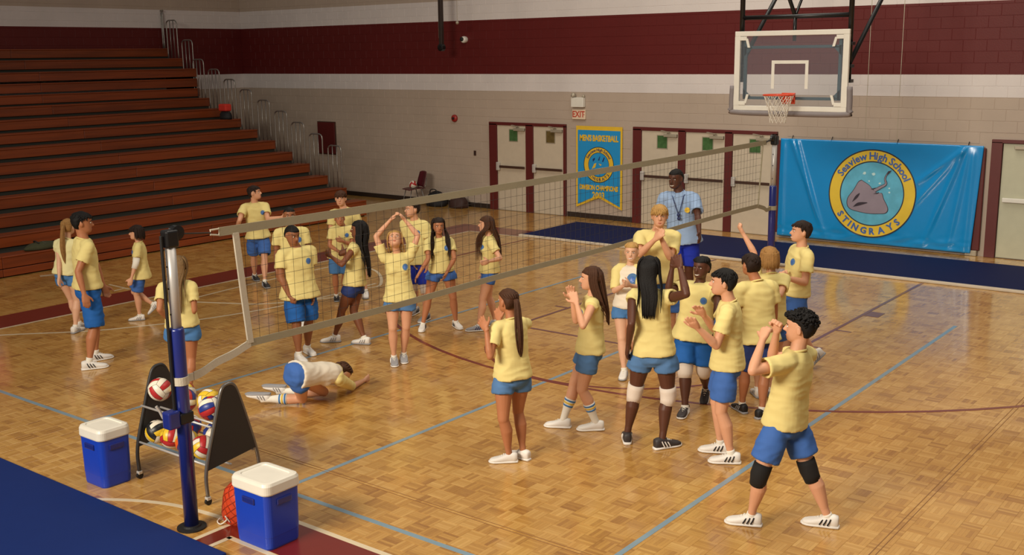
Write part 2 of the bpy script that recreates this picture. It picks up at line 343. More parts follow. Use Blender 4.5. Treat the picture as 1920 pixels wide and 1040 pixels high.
tag(mb.build('brick_courses', M['wall'], wb, fix=False), kind='stuff')
mb = MB()
for r in range(10, 30):
    z = .1+.2*r
    for k in range(10, 51):
        y = (k+.5*(r % 2))*.4
        mb.add([(XW-.007-p[1], y+p[0], z+p[2]) for p in bkv], bkf)
tag(mb.build('brick_courses', M['wall'], wl, fix=False), kind='stuff')
for x_ in (-7.36, -6.76): MB().box(x_-.005, x_+.005, YW+.0015, YW+.008, 2.0, 7.5).build('control_joint', M['closer'], wb)
for i, (a, b_) in enumerate(((XW,-16.45),(-14.18,-12.44))):
    tag(MB().bbox(a, b_, YW-.02, YW, 0, .11, .004).build('baseboard_back', M['base']), kind='structure')
# ------------------------------------------------------------------ doors
def door_set(n, x0, x1, leaves, posts, wins, label):
    r = empty('door_%d' % n, ((x0+x1)/2, YW, 0)); tag(r, kind='structure'); cx = (x0+x1)/2
    mb = MB()
    for a, b_ in posts: mb.bbox(a-cx, b_-cx, -.06, .0, 0, 2.05, .004)
    mb.bbox(x0-cx, x1-cx, -.06, 0, 2.02, 2.09, .004)
    mb.build('door_frame', M['frame'], r)
    for k, (a, b_) in enumerate(leaves):
        lf = MB().bbox(a-cx+.006, b_-cx-.006, -.035, .0, .012, 2.018, .003).build('door_leaf', M['leaf'], r)
        w_ = b_-a
        MB().bbox(a-cx+.05, b_-cx-.02, -.10, -.07, 1.02, 1.075, .008).build('push_bar', M['bar'], lf)
        MB().bbox(a-cx+.01, a-cx+.10, -.12, -.035, .95, 1.15, .02, 3).build('bar_housing', M['chrome'], lf)
        g = wins[k]
        if g:
            wx = a-cx+w_*.44
            wf = MB().bbox(wx-.02, wx+.25, -.041, -.03, 1.64, 1.94, .004).build('window_frame', M['closer'], lf)
            MB().box(wx, wx+.23, -.043, -.036, 1.66, 1.92).build('window_pane', M[g], lf)
        MB().bbox(b_-cx-.33, b_-cx-.02, -.10, -.035, 1.90, 1.965, .008).tube([(b_-cx-.25,-.09,1.97),(b_-cx-.17,-.13,2.0),(b_-cx-.42,-.05,2.03)], .012, 6).build('door_closer', M['closer'], lf)
        MB().bbox(a-cx, b_-cx, -.03, 0, 0, .012, .002).build('threshold', M['closer'], r)
    return r
door_set(1, -16.42, -14.20, [(-16.19,-15.33),(-15.12,-14.26)], [(-16.42,-16.19),(-15.33,-15.12),(-14.26,-14.20)], ['glass_green','glass_brown'], '')
door_set(2, -12.42, -9.10, [(-12.21,-11.31),(-11.14,-10.23),(-10.06,-9.20)], [(-12.42,-12.21),(-11.31,-11.14),(-10.23,-10.06),(-9.20,-9.10)], ['glass_green']*3, '')
# recessed pale door at the right, horizontal push rail
r = empty('door_3', (-4.1,YW,0)); tag(r, kind='structure')
MB().bbox(-.98, -.80, -.07, 0, 0, 2.05, .004).bbox(-.98, 1.1, -.07, 0, 2.03, 2.09, .004).bbox(1.0, 1.1, -.07, 0, 0, 2.05, .004).build('door_frame', M['frame'], r)
lf = MB().bbox(-.79, .99, -.03, 0, .012, 2.02, .003).build('door_leaf', mat('pale_green_door_paint', (188,186,160), .4), r)
MB().bbox(-.74, .9, -.09, -.05, 1.0, 1.08, .012).build('push_bar', M['white'], lf)
MB().box(.1-.31, .2, -.036, -.03, 1.5, 1.93).build('window_pane', M['glass_green'], lf)
MB().bbox(-.6, -.2, -.09, -.03, 1.93, 1.99, .008).build('door_closer', M['closer'], lf)
# maroon wall padding behind the banner
wp = empty('wall_pad', (-7.1,YW,0)); tag(wp, 'maroon padded wall panels behind the wide blue banner', 'wall pad')
for k in range(4): MB().bbox(-2.0+k*.985, -2.0+(k+1)*.985-.008, -.06, 0, .1, 1.93, .015).build('pad_panel', M['frame'], wp)
MB().bbox(1.7, 1.9, -.09, -.0, .0, .1, .01).build('pad_foot', M['closer'], wp)
# ------------------------------------------------------------------ small wall things
ex = empty('exit_sign', (-13.845,YW,2.32)); tag(ex, 'cream exit sign with red lettering above the gap between doors', 'sign')
MB().bbox(-.175, .175, -.05, 0, -.11, .11, .01).build('sign_box', M['sign'], ex)
v, f = text_mesh('EXIT', .19, .002, .004); MB().add([(p[0]*.85, -.052-p[2], p[1]) for p in v], f).build('lettering', M['signred'], ex)
for s_ in (-1, 1): MB().add([(s_*.165,-.053,0),(s_*.14,-.053,.02),(s_*.14,-.053,-.02)], [(0,1,2)]).build('arrow', M['signred'], ex)
em = empty('emergency_light', (-13.855,YW,2.59)); tag(em, 'white emergency light box with small lamp head above exit sign', 'lamp')
MB().bbox(-.165, .165, -.10, 0, -.11, .105, .012).build('light_box', M['white'], em)
MB().lathe([(.0,-.03),(.05,-.03),(.055,.0),(.03,.05),(0,.05)], (-.11,-.08,.15), 14).build('lamp_head', M['closer'], em)
MB().lathe([(.0,-.03),(.03,-.03),(.035,.0),(.02,.03),(0,.03)], (.14,-.05,.13), 12).build('lamp_head', M['closer'], em)
hn = empty('fire_alarm', (-17.53,YW,2.14)); tag(hn, 'round red fire alarm bell on the tan wall', 'alarm')
MB().loft([[(r_*math.cos(a), y_, r_*math.sin(a)) for a in [2*math.pi*k/24 for k in range(24)]] for r_, y_ in ((.09,0),(.09,-.03),(.075,-.05),(.03,-.06),(.01,-.06))]).build('bell', M['red'], hn, True)
MB().loft([[(r_*math.cos(a), y_, r_*math.sin(a)) for a in [2*math.pi*k/14 for k in range(14)]] for r_, y_ in ((.03,-.06),(.03,-.075),(.01,-.08))]).build('striker', M['dark'], hn)
sc = empty('security_camera', (-17.14,YW,4.01)); tag(sc, 'small white wall camera with dark round lens on the maroon stripe', 'camera')
MB().loft([[(r_*math.cos(a), y_, r_*math.sin(a)) for a in [2*math.pi*k/20 for k in range(20)]] for r_, y_ in ((.075,0),(.08,-.06),(.07,-.10),(.055,-.11))]).build('housing', M['white'], sc)
MB().loft([[(-.02+r_*math.cos(a), y_, .01+r_*math.sin(a)) for a in [2*math.pi*k/16 for k in range(16)]] for r_, y_ in ((.05,-.11),(.048,-.13),(.02,-.14))]).build('lens', M['dark'], sc)
sw = empty('wall_switch', (-16.91,YW,1.32)); tag(sw, 'small dark wall switch plate left of the double doors', 'switch')
MB().bbox(-.035, .035, -.012, 0, -.06, .06, .004).build('plate', M['bar'], sw); MB().bbox(-.01, .01, -.02, -.01, -.02, .02, .002).build('toggle', M['dark'], sw)
sg = empty('wall_panel', (-22.1,YW,1.5)); tag(sg, 'maroon rectangular panel on the tan wall behind bleacher rails', 'panel')
MB().bbox(-.33, .33, -.05, 0, -.42, .42, .01).build('panel_face', M['frame'], sg); MB().bbox(-.35, .35, -.03, 0, -.44, .44, .005).build('panel_rim', M['bar'], sg)
# hanging boom and cable in front of the wall
hb = empty('hanging_boom', (-17.2,19.5,3.75)); tag(hb, 'dark square boom hanging from above in front of the maroon stripe', 'boom')
MB().bbox(-.045, .045, -.045, .045, .12, 4.2, .008).build('boom_tube', M['base'], hb); MB().bbox(-.06, -.046, -.03, .03, .3, 4.2, .004).build('boom_strap', M['closer'], hb)
MB().loft([[(r_*math.cos(a), y_, .08+r_*math.sin(a)) for a in [2*math.pi*k/14 for k in range(14)]] for r_, y_ in ((.05,-.06),(.085,-.05),(.085,.05),(.05,.06))]).build('boom_pulley', M['black'], hb)
hc = empty('hanging_cable', (-16.7,19.5,4.36)); tag(hc, 'thin cable with small round weight hanging beside the dark boom', 'cable')
MB().tube([(0,0,.05),(0,0,3.6)], .006, 6).build('wire', M['closer'], hc); MB().sphere((0,0,.02), .04, 12, 8).build('weight', M['closer'], hc, True)
# ------------------------------------------------------------------ bleachers
RX = [-18.13,-18.77,-19.40,-20.02,-20.62,-21.24,-21.90,-22.52,-23.13,-23.75,-24.14,-24.16,-24.18,-24.78,-25.36]
RZ = [.37,.62,.875,1.13,1.385,1.64,1.89,2.14,2.39,2.645,2.89,3.14,3.395,3.66,3.92]
YE = 17.78
blr = empty('bleachers', (-21.5,10,0)); tag(blr, 'tall orange-brown wooden bleachers with dark treads and steel end rails', 'bleachers')
OX, OY = 21.5, -10
segs = [(-4+k*(YE+4)/5, -4+(k+1)*(YE+4)/5-.006) for k in range(5)]
for i in range(15):
    x, z = RX[i], RZ[i]; nx = RX[i+1] if i < 14 else XW+.02; nz = RZ[i+1] if i < 14 else z+.1
    dp = min(.36, abs(nx-x)-.005) if abs(nx-x) > .1 else abs(nx-x)+.01
    for a, b_ in segs:
        MB().bbox(x-.03+OX, x+OX, a+OY, b_+OY, z-.21, z-.032, .006, 1).build('fascia_board', M['fascia'], blr)
        MB().bbox(x-dp+OX, x+.008+OX, a+OY, b_+OY, z-.03, z, .006, 1).build('seat_board', M['fascia'], blr)
    MB().box(nx-.02+OX, x-dp+OX+.01 if x-dp > nx else x+OX-.04, -4+OY, YE+OY-.02, z-.05, z-.02).build('tread', M['tread'], blr)
    if abs(nx-x) > .1: MB().box(nx-.06+OX, nx-.035+OX, -4+OY, YE+OY-.02, z-.05, nz-.15).build('riser', M['tread'], blr)
for a, b_ in segs:
    MB().bbox(RX[0]-.03+OX, RX[0]-.005+OX, a+OY, b_+OY, .02, .145, .005, 1).build('kick_board', M['fascia'], blr)
MB().prism([(RX[0]-.06+OX, 0)]+[p for i in range(15) for p in ((RX[i]-.06+OX, RZ[i]-.06), ((RX[i+1] if i < 14 else XW+.02)-.06+OX, RZ[i]-.06))]+[(XW-.04+OX, 0)], 1, YE-.06+OY, YE-.03+OY).build('end_panel', M['dark'], blr)
def rail(x0, x1, zb, zt, y):
    mb = MB(); r_ = .03
    mb.tube(crv([(x0,y,zb),(x0,y,zt-.3),(x0,y,zt-.10),(x0-.03,y,zt-.03),(x0-.10,y,zt),((x0+x1)/2,y,zt),(x1+.10,y,zt),(x1+.03,y,zt-.03),(x1,y,zt-.10),(x1,y,zt-.3),(x1,y,zb)], 4), .017, 7)
    for t in (1/3, 2/3): mb.tube([(x0+(x1-x0)*t,y,zb),(x0+(x1-x0)*t,y,zt)], .012, 6)
    return mb
for i in range(1, 15):
    if i in (10, 12): continue
    x = RX[i]; x1 = x-.5 if i < 14 else x-.12
    rail(x-.06+OX, x1+OX, RZ[i]-.05, RZ[i]+.98, YE-.08+OY).build('handrail', M['steel'], blr, True)
# ================================================================== WIDE BLUE BANNER
def smooth01(t): t = max(0, min(1, t)); return t*t*(3-2*t)
BX0, BX1, BZ0, BZ1 = -9.0, -5.25, .05, 1.97
def ban_y(x, z):
    u = (x-BX0)/(BX1-BX0); v = (z-BZ0)/(BZ1-BZ0)
    def fold(ax, az, bx, bz, wd, h):
        d = Vector((bx-ax, bz-az)); L_ = d.length; d /= L_; p = Vector((u-ax, (v-az)*.51)); t = p.dot(d)/1.0
        az_ = 0; q = abs(p.x*d.y-p.y*d.x)
        k = smooth01((t+.03)/.06)*smooth01((L_-t)/(L_*.5)+.0)
        return h*k*math.exp(-(q/wd)**2)
    y = 0
    for a in ((.06,1,.30,.42,.012,.03),(.09,1,.24,.55,.009,.03),(.02,.95,.03,.2,.01,.02),(.93,.97,.66,.75,.012,.03),(.93,.97,.62,.58,.014,.025),(.93,.97,.72,.38,.012,.03),(.95,.97,.86,.35,.012,.025),(.97,.95,.95,.2,.012,.02)): y += fold(*a)
    y += .012*math.exp(-((v-.06)/.05)**2)*noise.noise(Vector((u*14, 3, v*20)))*2 + .006*noise.noise(Vector((u*6, v*4, 1)))
    y += .03*(1-v)
    return YW-.085-y
def patch(fx, fz, nu, nv, off):
    # grid or fan given by fx/fz(u,v) in banner coordinates, laid on the banner surface
    v = [(fx(a/nu, b/nv), ban_y(fx(a/nu, b/nv), fz(a/nu, b/nv))-off, fz(a/nu, b/nv)) for b in range(nv+1) for a in range(nu+1)]
    f = [(b*(nu+1)+a, b*(nu+1)+a+1, (b+1)*(nu+1)+a+1, (b+1)*(nu+1)+a) for b in range(nv) for a in range(nu)]
    return v, f
bn = empty('school_banner'); tag(bn, 'wide glossy blue school banner with round stingray emblem on back wall', 'banner')
def edge_x(u, v): return BX0+(BX1-BX0)*u-.05*v*0+(.10*(v-.5)*u)
o = MB().add(*patch(lambda u, v: edge_x(u, v), lambda u, v: BZ0+(BZ1-BZ0)*v+.0*u, 150, 60, 0)).build('banner_sheet', M['vinyl'], bn, True, fix=False)
sd = o.modifiers.new('thickness', 'SOLIDIFY'); sd.thickness = .004; sd.offset = 0
EX, EZ, ER = -7.14, 1.0, .83
def disc(r0, r1, off, m, name, n=72, k=6, parent=bn):
    return MB().add(*patch(lambda u, v: EX+(r0+(r1-r0)*v)*math.cos(-2*math.pi*u), lambda u, v: EZ+(r0+(r1-r0)*v)*math.sin(-2*math.pi*u), n, k, off)).build(name, M[m], parent, True, fix=False)
disc(.0, .60, .006, 'sea', 'emblem_sea', k=14); disc(.60, .82, .007, 'gold_vinyl', 'emblem_ring'); disc(.81, .832, .009, 'ring_dark', 'emblem_outline', k=1); disc(.592, .612, .009, 'ring_dark', 'emblem_outline', k=1)
def poly_on(pts, off, m, name, parent=bn, ox=EX, oz=EZ, conform=True):
    bm = bmesh.new(); vs = [bm.verts.new((p[0], 0, p[1])) for p in pts]; bm.faces.new(vs)
    bmesh.ops.triangulate(bm, faces=bm.faces[:])
    if conform: bmesh.ops.subdivide_edges(bm, edges=bm.edges[:], cuts=3, use_grid_fill=True)
    for v in bm.verts:
        x, z = ox+v.co.x, oz+v.co.z; v.co = (x, (ban_y(x, z) if conform else 0)-off, z)
    me = bpy.data.meshes.new(name); bm.to_mesh(me); bm.free()
    return link(name, me, M[m], parent)
def c2(pts, n=5): return [(p.x, p.y) for p in crv([(a, b, 0) for a, b in pts], n)]
ray = c2([(-.20,.24),(-.26,.20),(-.34,.05),(-.44,-.10),(-.45,-.22),(-.40,-.30),(-.28,-.34),(-.05,-.37),(.16,-.36),(.28,-.34),(.32,-.28),(.30,-.20),(.23,-.08),(.19,.02),(.10,.02),(.00,.10),(-.06,.16),(-.20,.24)])[:-1]
def grow(poly, k): 
    cx = sum(p[0] for p in poly)/len(poly); cz = sum(p[1] for p in poly)/len(poly); return [(cx+(p[0]-cx)*k, cz+(p[1]-cz)*k) for p in poly]
poly_on(grow(ray, 1.035), .010, 'ray_dark', 'ray_outline'); poly_on(ray, .013, 'ray', 'ray_body')
def ribbon(pts, w0, w1, off, m, name):
    P = crv([(a, b, 0) for a, b in pts], 8); L_ = []; R_ = []
    for i, p in enumerate(P):
        t = (P[min(i+1, len(P)-1)]-P[max(0, i-1)]).normalized(); n_ = Vector((-t.y, t.x, 0)); w_ = (w0+(w1-w0)*i/(len(P)-1))/2
        L_.append(p+n_*w_); R_.append(p-n_*w_)
    v = []; f = []
    for a, b in zip(L_, R_): v += [(EX+a.x, ban_y(EX+a.x, EZ+a.y)-off, EZ+a.y), (EX+b.x, ban_y(EX+b.x, EZ+b.y)-off, EZ+b.y)]
    for i in range(len(P)-1): f.append((2*i, 2*i+1, 2*i+3, 2*i+2))
    return MB().add(v, f).build(name, M[m], bn, fix=False)
ribbon([(.05,.06),(.16,.13),(.26,.20),(.24,.30),(.28,.40),(.32,.44)], .07, .012, .0155, 'ray_dark', 'ray_tail_outline'); ribbon([(.05,.06),(.16,.13),(.26,.20),(.24,.30),(.28,.40)], .05, .006, .0175, 'ray', 'ray_tail')
poly_on([(.27,.36),(.33,.42),(.36,.46),(.29,.44)], .019, 'ray_dark', 'ray_tail_tip')
for pts in ([(-.36,-.18),(-.30,-.06),(-.22,.0),(-.26,-.09)], [(-.34,-.27),(-.24,-.18),(-.06,-.17),(-.20,-.23)], [(.03,-.0),(.14,.04),(.12,.01)], [(-.02,.09),(.08,.12),(.04,.08)]):
    poly_on(c2(pts+[pts[0]], 4)[:-1], .017, 'ray_dark', 'ray_marking')
for k in range(16):
    a = random.uniform(0, 6.28); rr = random.uniform(.2, .5); x, z = rr*math.cos(a), rr*math.sin(a)
    if z < .02 or (x < .1 and z < .22 and x > -.3): continue
    s_ = random.uniform(.02, .05); poly_on([(x+s_*math.cos(q)*random.uniform(.5, 1.2), z+s_*math.sin(q)*random.uniform(.4, 1)) for q in [6.283*i/7 for i in range(7)]], .009, 'seawhite', 'sea_foam')
def ring_text(txt, size, rad, a0, a1, m, flip, parent, place, bold=.004, name='lettering'):
    mb = MB(); gl = []; pos = 0
    for ch in txt:
        if ch == ' ': pos += size*.34; continue
        v, f = text_mesh(ch, size, .001, bold); xs = [p[0] for p in v]; wd = max(xs)-min(xs)
        gl.append((pos+wd/2, (min(xs)+max(xs))/2, v, f)); pos += wd+size*.16
    for c0, mid, v, f in gl:
        a = math.radians(a0+(a1-a0)*c0/pos)
        rot = a-math.pi/2 if not flip else a+math.pi/2; c, s_ = math.cos(rot), math.sin(rot)
        mb.add([place(rad*math.cos(a)+(p[0]-mid)*c-p[1]*s_, rad*math.sin(a)+(p[0]-mid)*s_+p[1]*c, p[2]) for p in v], f)
    return mb.build(name, M[m], parent, fix=False)
place = lambda x, z, h: (EX+x, ban_y(EX+x, EZ+z)-.012-h, EZ+z)
ring_text('Seaview High School', .19, .705, 152, 22, 'letter_blue', False, bn, place)
ring_text('STINGRAYS', .17, .715, 212, 322, 'letter_blue', True, bn, place, bold=.006)
for u in (.06,.27,.60,.93): MB().tube([(BX0+u*(BX1-BX0)+.05*u,YW-.03,BZ1+.06),(BX0+u*(BX1-BX0)+.05*u,YW-.09,BZ1-.02)], .008, 6).build('banner_tie', M['dark'], bn)
# ================================================================== CHAMPION PENNANT
pn = empty('pennant', (-13.31,YW-.03,0)); tag(pn, 'blue champions pennant with gold border and swallowtail hem beside the exit sign', 'banner')
def penn(x0, x1, z0, z1, dip, y, m, name):
    MB().add([(x0,y,z1),(x1,y,z1),(x1,y,z0),((x0+x1)/2,y,z0+dip),(x0,y,z0),(x0,y+.006,z1),(x1,y+.006,z1),(x1,y+.006,z0),((x0+x1)/2,y+.006,z0+dip),(x0,y+.006,z0)], [(0,1,3),(0,3,4),(1,2,3),(5,8,6),(5,9,8),(6,8,7),(0,5,6,1),(1,6,7,2),(2,7,8,3),(3,8,9,4),(4,9,5,0)]).build(name, M[m], pn)
penn(-.61, .61, .24, 2.07, .24, 0, 'gold', 'pennant_border'); penn(-.56, .56, .31, 1.98, .24, -.008, 'cloth_blue', 'pennant_field')
pr = lambda x, z, h: (x, -.012-h, 1.22+z)
for nm, r0, r1, m_ in (('pennant_ring', .27, .39, 'gold'), ('ring_outline', .385, .40, 'ring_dark'), ('ring_outline', .265, .275, 'ring_dark')):
    MB().add([((r0 if k % 2 == 0 else r1)*math.cos(k//2*math.pi/24), -.010-(.001 if m_ != 'gold' else 0), 1.22+(r0 if k % 2 == 0 else r1)*math.sin(k//2*math.pi/24)) for k in range(96)], [(2*k, 2*k+1, (2*k+3) % 96, (2*k+2) % 96) for k in range(48)]).build(nm, M[m_], pn, fix=False)
ring_text('Seaview High School', .09, .33, 155, 25, 'letter_navy', False, pn, pr, .002); ring_text('STINGRAYS', .085, .33, 215, 325, 'letter_navy', True, pn, pr, .002)
for pts, m_ in (([(-.18,-.10),(-.12,.02),(-.06,.04),(-.09,-.06)], 'gold'), ([(-.15,-.16),(-.04,-.12),(.0,-.08),(-.10,-.13)], 'gold'), ([(-.05,-.21),(.12,-.19),(.16,-.16),(.0,-.19)], 'gold'), ([(.0,.03),(.08,.01),(.05,-.02)], 'gold'), ([(-.15,.06),(-.10,.12),(-.10,.16),(-.16,.12)], 'letter_navy'), ([(-.02,.10),(.02,.18),(.04,.20),(.02,.10)], 'letter_navy'), ([(.09,.08),(.14,.18),(.16,.16),(.12,.07)], 'letter_navy')):
    poly_on(pts, .011, m_, 'pennant_ray', pn, 0, 1.22, False)
for txt, z, sz, sp in (("MEN'S BASKETBALL", 1.80, .145, .9), ('DIVISION CHAMPIONS', .70, .12, .9), ('2003', .53, .16, 1.05)):
    v, f = text_mesh(txt, sz, .001, .006, sp); wd = max(p[0] for p in v)-min(p[0] for p in v); k = min(1, 1.02/wd)
    MB().add([(p[0]*k, -.012-p[2], z+p[1]*1.25) for p in v], f).build('lettering', M['gold'], pn, fix=False)
# ================================================================== BASKETBALL GOAL
BY = 16.05
hp = empty('basketball_goal', (-7.04,BY,0)); tag(hp, 'ceiling-hung basketball goal with glass backboard, orange rim and white net', 'basketball goal')
W2, ZB, ZT = .925, 2.74, 3.96
fr = MB()
fr.bbox(-W2, W2, -.03, .02, ZT-.075, ZT, .006).bbox(-W2, W2, -.03, .02, ZB, ZB+.075, .006).bbox(-W2, -W2+.09, -.03, .02, ZB+.075, ZT-.075, .002).bbox(W2-.09, W2, -.03, .02, ZB+.075, ZT-.075, .002)
fr.build('backboard_frame', M['white'], hp)
for sx in (-1, 1):
    for zz, dz in ((ZT-.11, -1), (ZB+.11, 1)): MB().bbox(sx*(W2-.14)-.06, sx*(W2-.14)+.06, -.032, -.01, zz-.03, zz+.03, .004).prism([(sx*(W2-.2)-.02, zz), (sx*(W2-.2)+.02, zz), (sx*(W2-.24)+.02, zz+dz*.14), (sx*(W2-.24)-.02, zz+dz*.14)], 1, -.031, -.012).build('corner_bracket', M['white'], hp)
MB().box(-W2+.08, W2-.08, -.012, -.002, ZB+.07, ZT-.07).build('backboard_glass', glass_mat('backboard_glass', (150,160,170), .14), hp)
tq = MB(); zq0, zq1 = 3.08, 3.51
tq.box(-.30, .30, -.0135, -.0125, zq1-.05, zq1).box(-.30, -.25, -.0135, -.0125, zq0, zq1-.05).box(.25, .30, -.0135, -.0125, zq0, zq1-.05); tq.build('target_square', M['white'], hp)
sf = MB(); a_ = W2-.13
sf.bbox(-a_, a_, .03, .07, ZT-.27, ZT-.225, .006).bbox(-a_, a_, .03, .07, ZB+.17, ZB+.215, .006).bbox(-a_, -a_+.05, .03, .07, ZB+.17, ZT-.1, .006).bbox(a_-.05, a_, .03, .07, ZB+.17, ZT-.1, .006)
for sx in (-1, 1):
    for z0, dz in ((ZB+.2, 1), (ZT-.25, -1)): sf.prism([(sx*a_, z0), (sx*(a_-.14), z0), (sx*a_, z0+dz*.14)], 1, .03, .06)
sf.build('steel_back_frame', M['slate'], hp)
MB().tube(crv([(-W2-.03,-.005,ZB+.38),(-W2-.035,-.005,ZB+.05),(-W2+.02,-.005,ZB-.03),(0,-.005,ZB-.04),(W2-.02,-.005,ZB-.03),(W2+.035,-.005,ZB+.05),(W2+.03,-.005,ZB+.38)], 6), .045, 10).build('edge_pad', M['padgrey'], hp, True)
RZm = 3.0
rm = MB().tube([(.23*math.cos(a), -.38+.23*math.sin(a), RZm) for a in [2*math.pi*k/32 for k in range(32)]], .011, 8, True)
rm.bbox(-.11, .11, -.03, -.012, RZm-.15, RZm+.02, .004).bbox(-.11, .11, -.17, -.02, RZm-.012, RZm+.008, .004)
rm.tube([(-.09,-.03,RZm-.12),(-.09,-.2,RZm-.01)], .01, 6).tube([(.09,-.03,RZm-.12),(.09,-.2,RZm-.01)], .01, 6).build('rim', M['orange'], hp, True)
nt_ = MB(); N_ = 12
lev = [(.225,0),(.19,-.09),(.165,-.18),(.14,-.27),(.125,-.35),(.12,-.42)]
for k in range(N_):
    for i in range(len(lev)-1):
        for s_ in (-1, 1):
            a0 = 2*math.pi*(k+.5*(i % 2))/N_; a1 = a0+s_*math.pi/N_
            nt_.tube([(lev[i][0]*math.cos(a0), -.38+lev[i][0]*math.sin(a0), RZm+lev[i][1]), (lev[i+1][0]*math.cos(a1), -.38+lev[i+1][0]*math.sin(a1), RZm+lev[i+1][1])], .005, 4)
tag(nt_.build('net', M['netwhite'], hp), kind='stuff')
st = MB()
for sx in (-1, 1):
    st.tube([(sx*.88,.12,3.2),(sx*.88,.12,7.2)], .04, 10); st.build('support_post', M['black'], hp, True); st = MB()
for pth, r_, nm in (([(-.88,.12,4.17),(.88,.12,4.17)], .035, 'cross_bar'), ([(0,.12,3.8),(0,.12,4.17)], .03, 'cross_bar'), ([(0,.12,4.17),(-.85,.5,5.9)], .03, 'brace'), ([(0,.12,4.17),(-.1,2.2,6.4)], .022, 'brace'), ([(.88,.12,3.45),(.95,3.4,6.2)], .035, 'brace'), ([(-.88,.12,3.45),(-.95,3.4,6.2)], .035, 'brace')):
    MB().tube(pth, r_, 8).build(nm, M['black'], hp, True)
for sx in (-1, 1):
    for z in (3.2, 3.42, 3.75): MB().bbox(sx*.88-.06, sx*.88+.06, .06, .18, z-.025, z+.025, .005).build('clamp', M['black'], hp)
# ================================================================== NET POSTS AND VOLLEYBALL NET
NX = -7.0
def post(y, label, side):
    p = empty('net_post', (NX,y,0)); tag(p, label, 'post', 'volleyball net posts')
    MB().lathe([(.0,0),(.115,0),(.115,.012),(.075,.016),(.07,.03),(0,.03)], n=24).build('floor_plate', M['dark'], p)
    MB().lathe([(.0,.0),(.056,.0),(.056,1.62),(.05,1.64),(.0,1.64)], n=20).build('lower_tube', M['poleblue'], p, True)
    MB().lathe([(0,1.6),(.040,1.6),(.040,2.30),(0,2.30)], n=18).build('upper_tube', M['polewht'], p, True)
    for z in (1.75, 1.95, 2.12): MB().sphere((.0,-.041,z), .008, 8, 6).build('lock_hole', M['dark'], p)
    cap = MB().bbox(-.048, .048, -.055, .055, 2.26, 2.40, .02, 3).build('top_cap', M['black'], p)
    MB().loft([[(x_, .0+side*.06+r_*math.cos(a), 2.37+r_*math.sin(a)) for a in [2*math.pi*k/18 for k in range(18)]] for r_, x_ in ((.03,-.03),(.055,-.028),(.045,0),(.055,.028),(.03,.03))]).build('pulley', M['black'], cap)
    MB().bbox(-.012, .012, -side*.075-.008, -side*.075+.008, .95, 2.36, .003).build('tension_strap', M['dark'], p)
    zl = 1.222 if side > 0 else 1.30
    MB().lathe([(.058,zl-.032),(.064,zl-.032),(.064,zl+.032),(.058,zl+.032)], n=20).bbox(-.006, .006, min(side*.058,side*.119), max(side*.058,side*.119), zl-.031, zl+.031, .002).build('strap_loop', M['strap'] if side > 0 else M['band'], p)
    MB().tube([(0,side*.07,2.36),(0,side*.119,2.352)], .006, 6).build('cable_end', M['silverc'], p)
    if side < 0: return p
    wn = MB().bbox(-.05, .05, -side*.10-.06, -side*.10+.045, .86, 1.0, .015).build('winch', M['poleblue'], p)
    MB().tube([(-.055,-side*.12,.93),(-.09,-side*.12,.93),(-.10,-side*.14,.99),(-.11,-side*.16,1.03)], .012, 8).build('winch_handle', M['chrome'], wn)
    MB().bbox(-.06, .06, -.06, .06, .88, .97, .012).build('winch_clamp', M['black'], p)
    return p
post(4.79, 'blue and silver net post standing between the ball rack and coolers', 1)
post(15.5, 'blue and silver net post standing before the wide blue banner', -1)
nt = empty('volleyball_net', (NX,10,0)); tag(nt, 'volleyball net with canvas bands stretched between two posts', 'net')
def T(y): return 2.285+.02*((y-10.3)/5)**2
YA, YB = 5.36, 15.15
def bandmesh(f0, f1, y0, y1, n, th=.008):
    rings = []
    for i in range(n+1):
        y = y0+(y1-y0)*i/n; a, b = f0(y), f1(y); w_ = .004*noise.noise(Vector((y*2, 0, 3)))
        rings.append([(-th/2+w_,y-10,a),(th/2+w_,y-10,a),(th/2+w_,y-10,b),(-th/2+w_,y-10,b)])
    return MB().loft(rings)
BT = lambda y: 1.365+.035*noise.noise(Vector((y*.35, 2, 0)))+.03*smooth01((y-12)/3)
bandmesh(lambda y: T(y)-.02, lambda y: T(y)+.05, 5.24, YB+.06, 60).build('top_band', M['band'], nt)
bandmesh(lambda y: BT(y)-.03, lambda y: BT(y)+.03, 5.44, YB-.18, 70).build('bottom_band', M['band'], nt)
MB().loft([[(-.0085,y-.028-10,z),(.0085,y-.028-10,z),(.0085,y+.028-10,z),(-.0085,y+.028-10,z)] for y, z in ((5.40,T(5.4)-.01),(5.44,1.8),(5.48,BT(5.48)))]).build('side_tape', M['strap'], nt)
MB().tube([(0,YB-10-.06,T(YB)),(0,YB-10-.16,BT(YB-.2))], .012, 6).build('side_cord', M['band'], nt)
def strapmesh(pts, wd):
    P = crv(pts, 8); return MB().loft([[(p.x-.006,p.y-10,p.z-wd),(p.x+.006,p.y-10,p.z-wd),(p.x+.006,p.y-10,p.z+wd),(p.x-.006,p.y-10,p.z+wd)] for p in P])
strapmesh([(0,5.48,BT(5.48)),(0,5.30,1.315),(0,5.14,1.285),(0,5.0,1.238),(0,4.912,1.224)], .032).build('lower_strap', M['strap'], nt)
strapmesh([(0,YB-.18,BT(YB-.18)),(0,15.2,1.33),(0,15.29,1.29),(0,15.378,1.30)], .03).build('lower_strap', M['band'], nt)
MB().tube([(0,4.912-10,2.352),(0,5.16-10,2.325)], .006, 6).build('net_cable', M['silverc'], nt)
MB().tube([(0,YB-10+.04,T(YB)+.02),(0,15.378-10,2.352)], .014, 6).build('net_cable', M['silverc'], nt)
MB().tube([(0,5.16-10,2.345),(0,5.24-10,T(5.24)+.04),(0,5.24-10,T(5.24)-.01),(0,5.16-10,2.31)], .008, 6, True).build('net_ring', M['strap'], nt)
nm = MB()
k = 0
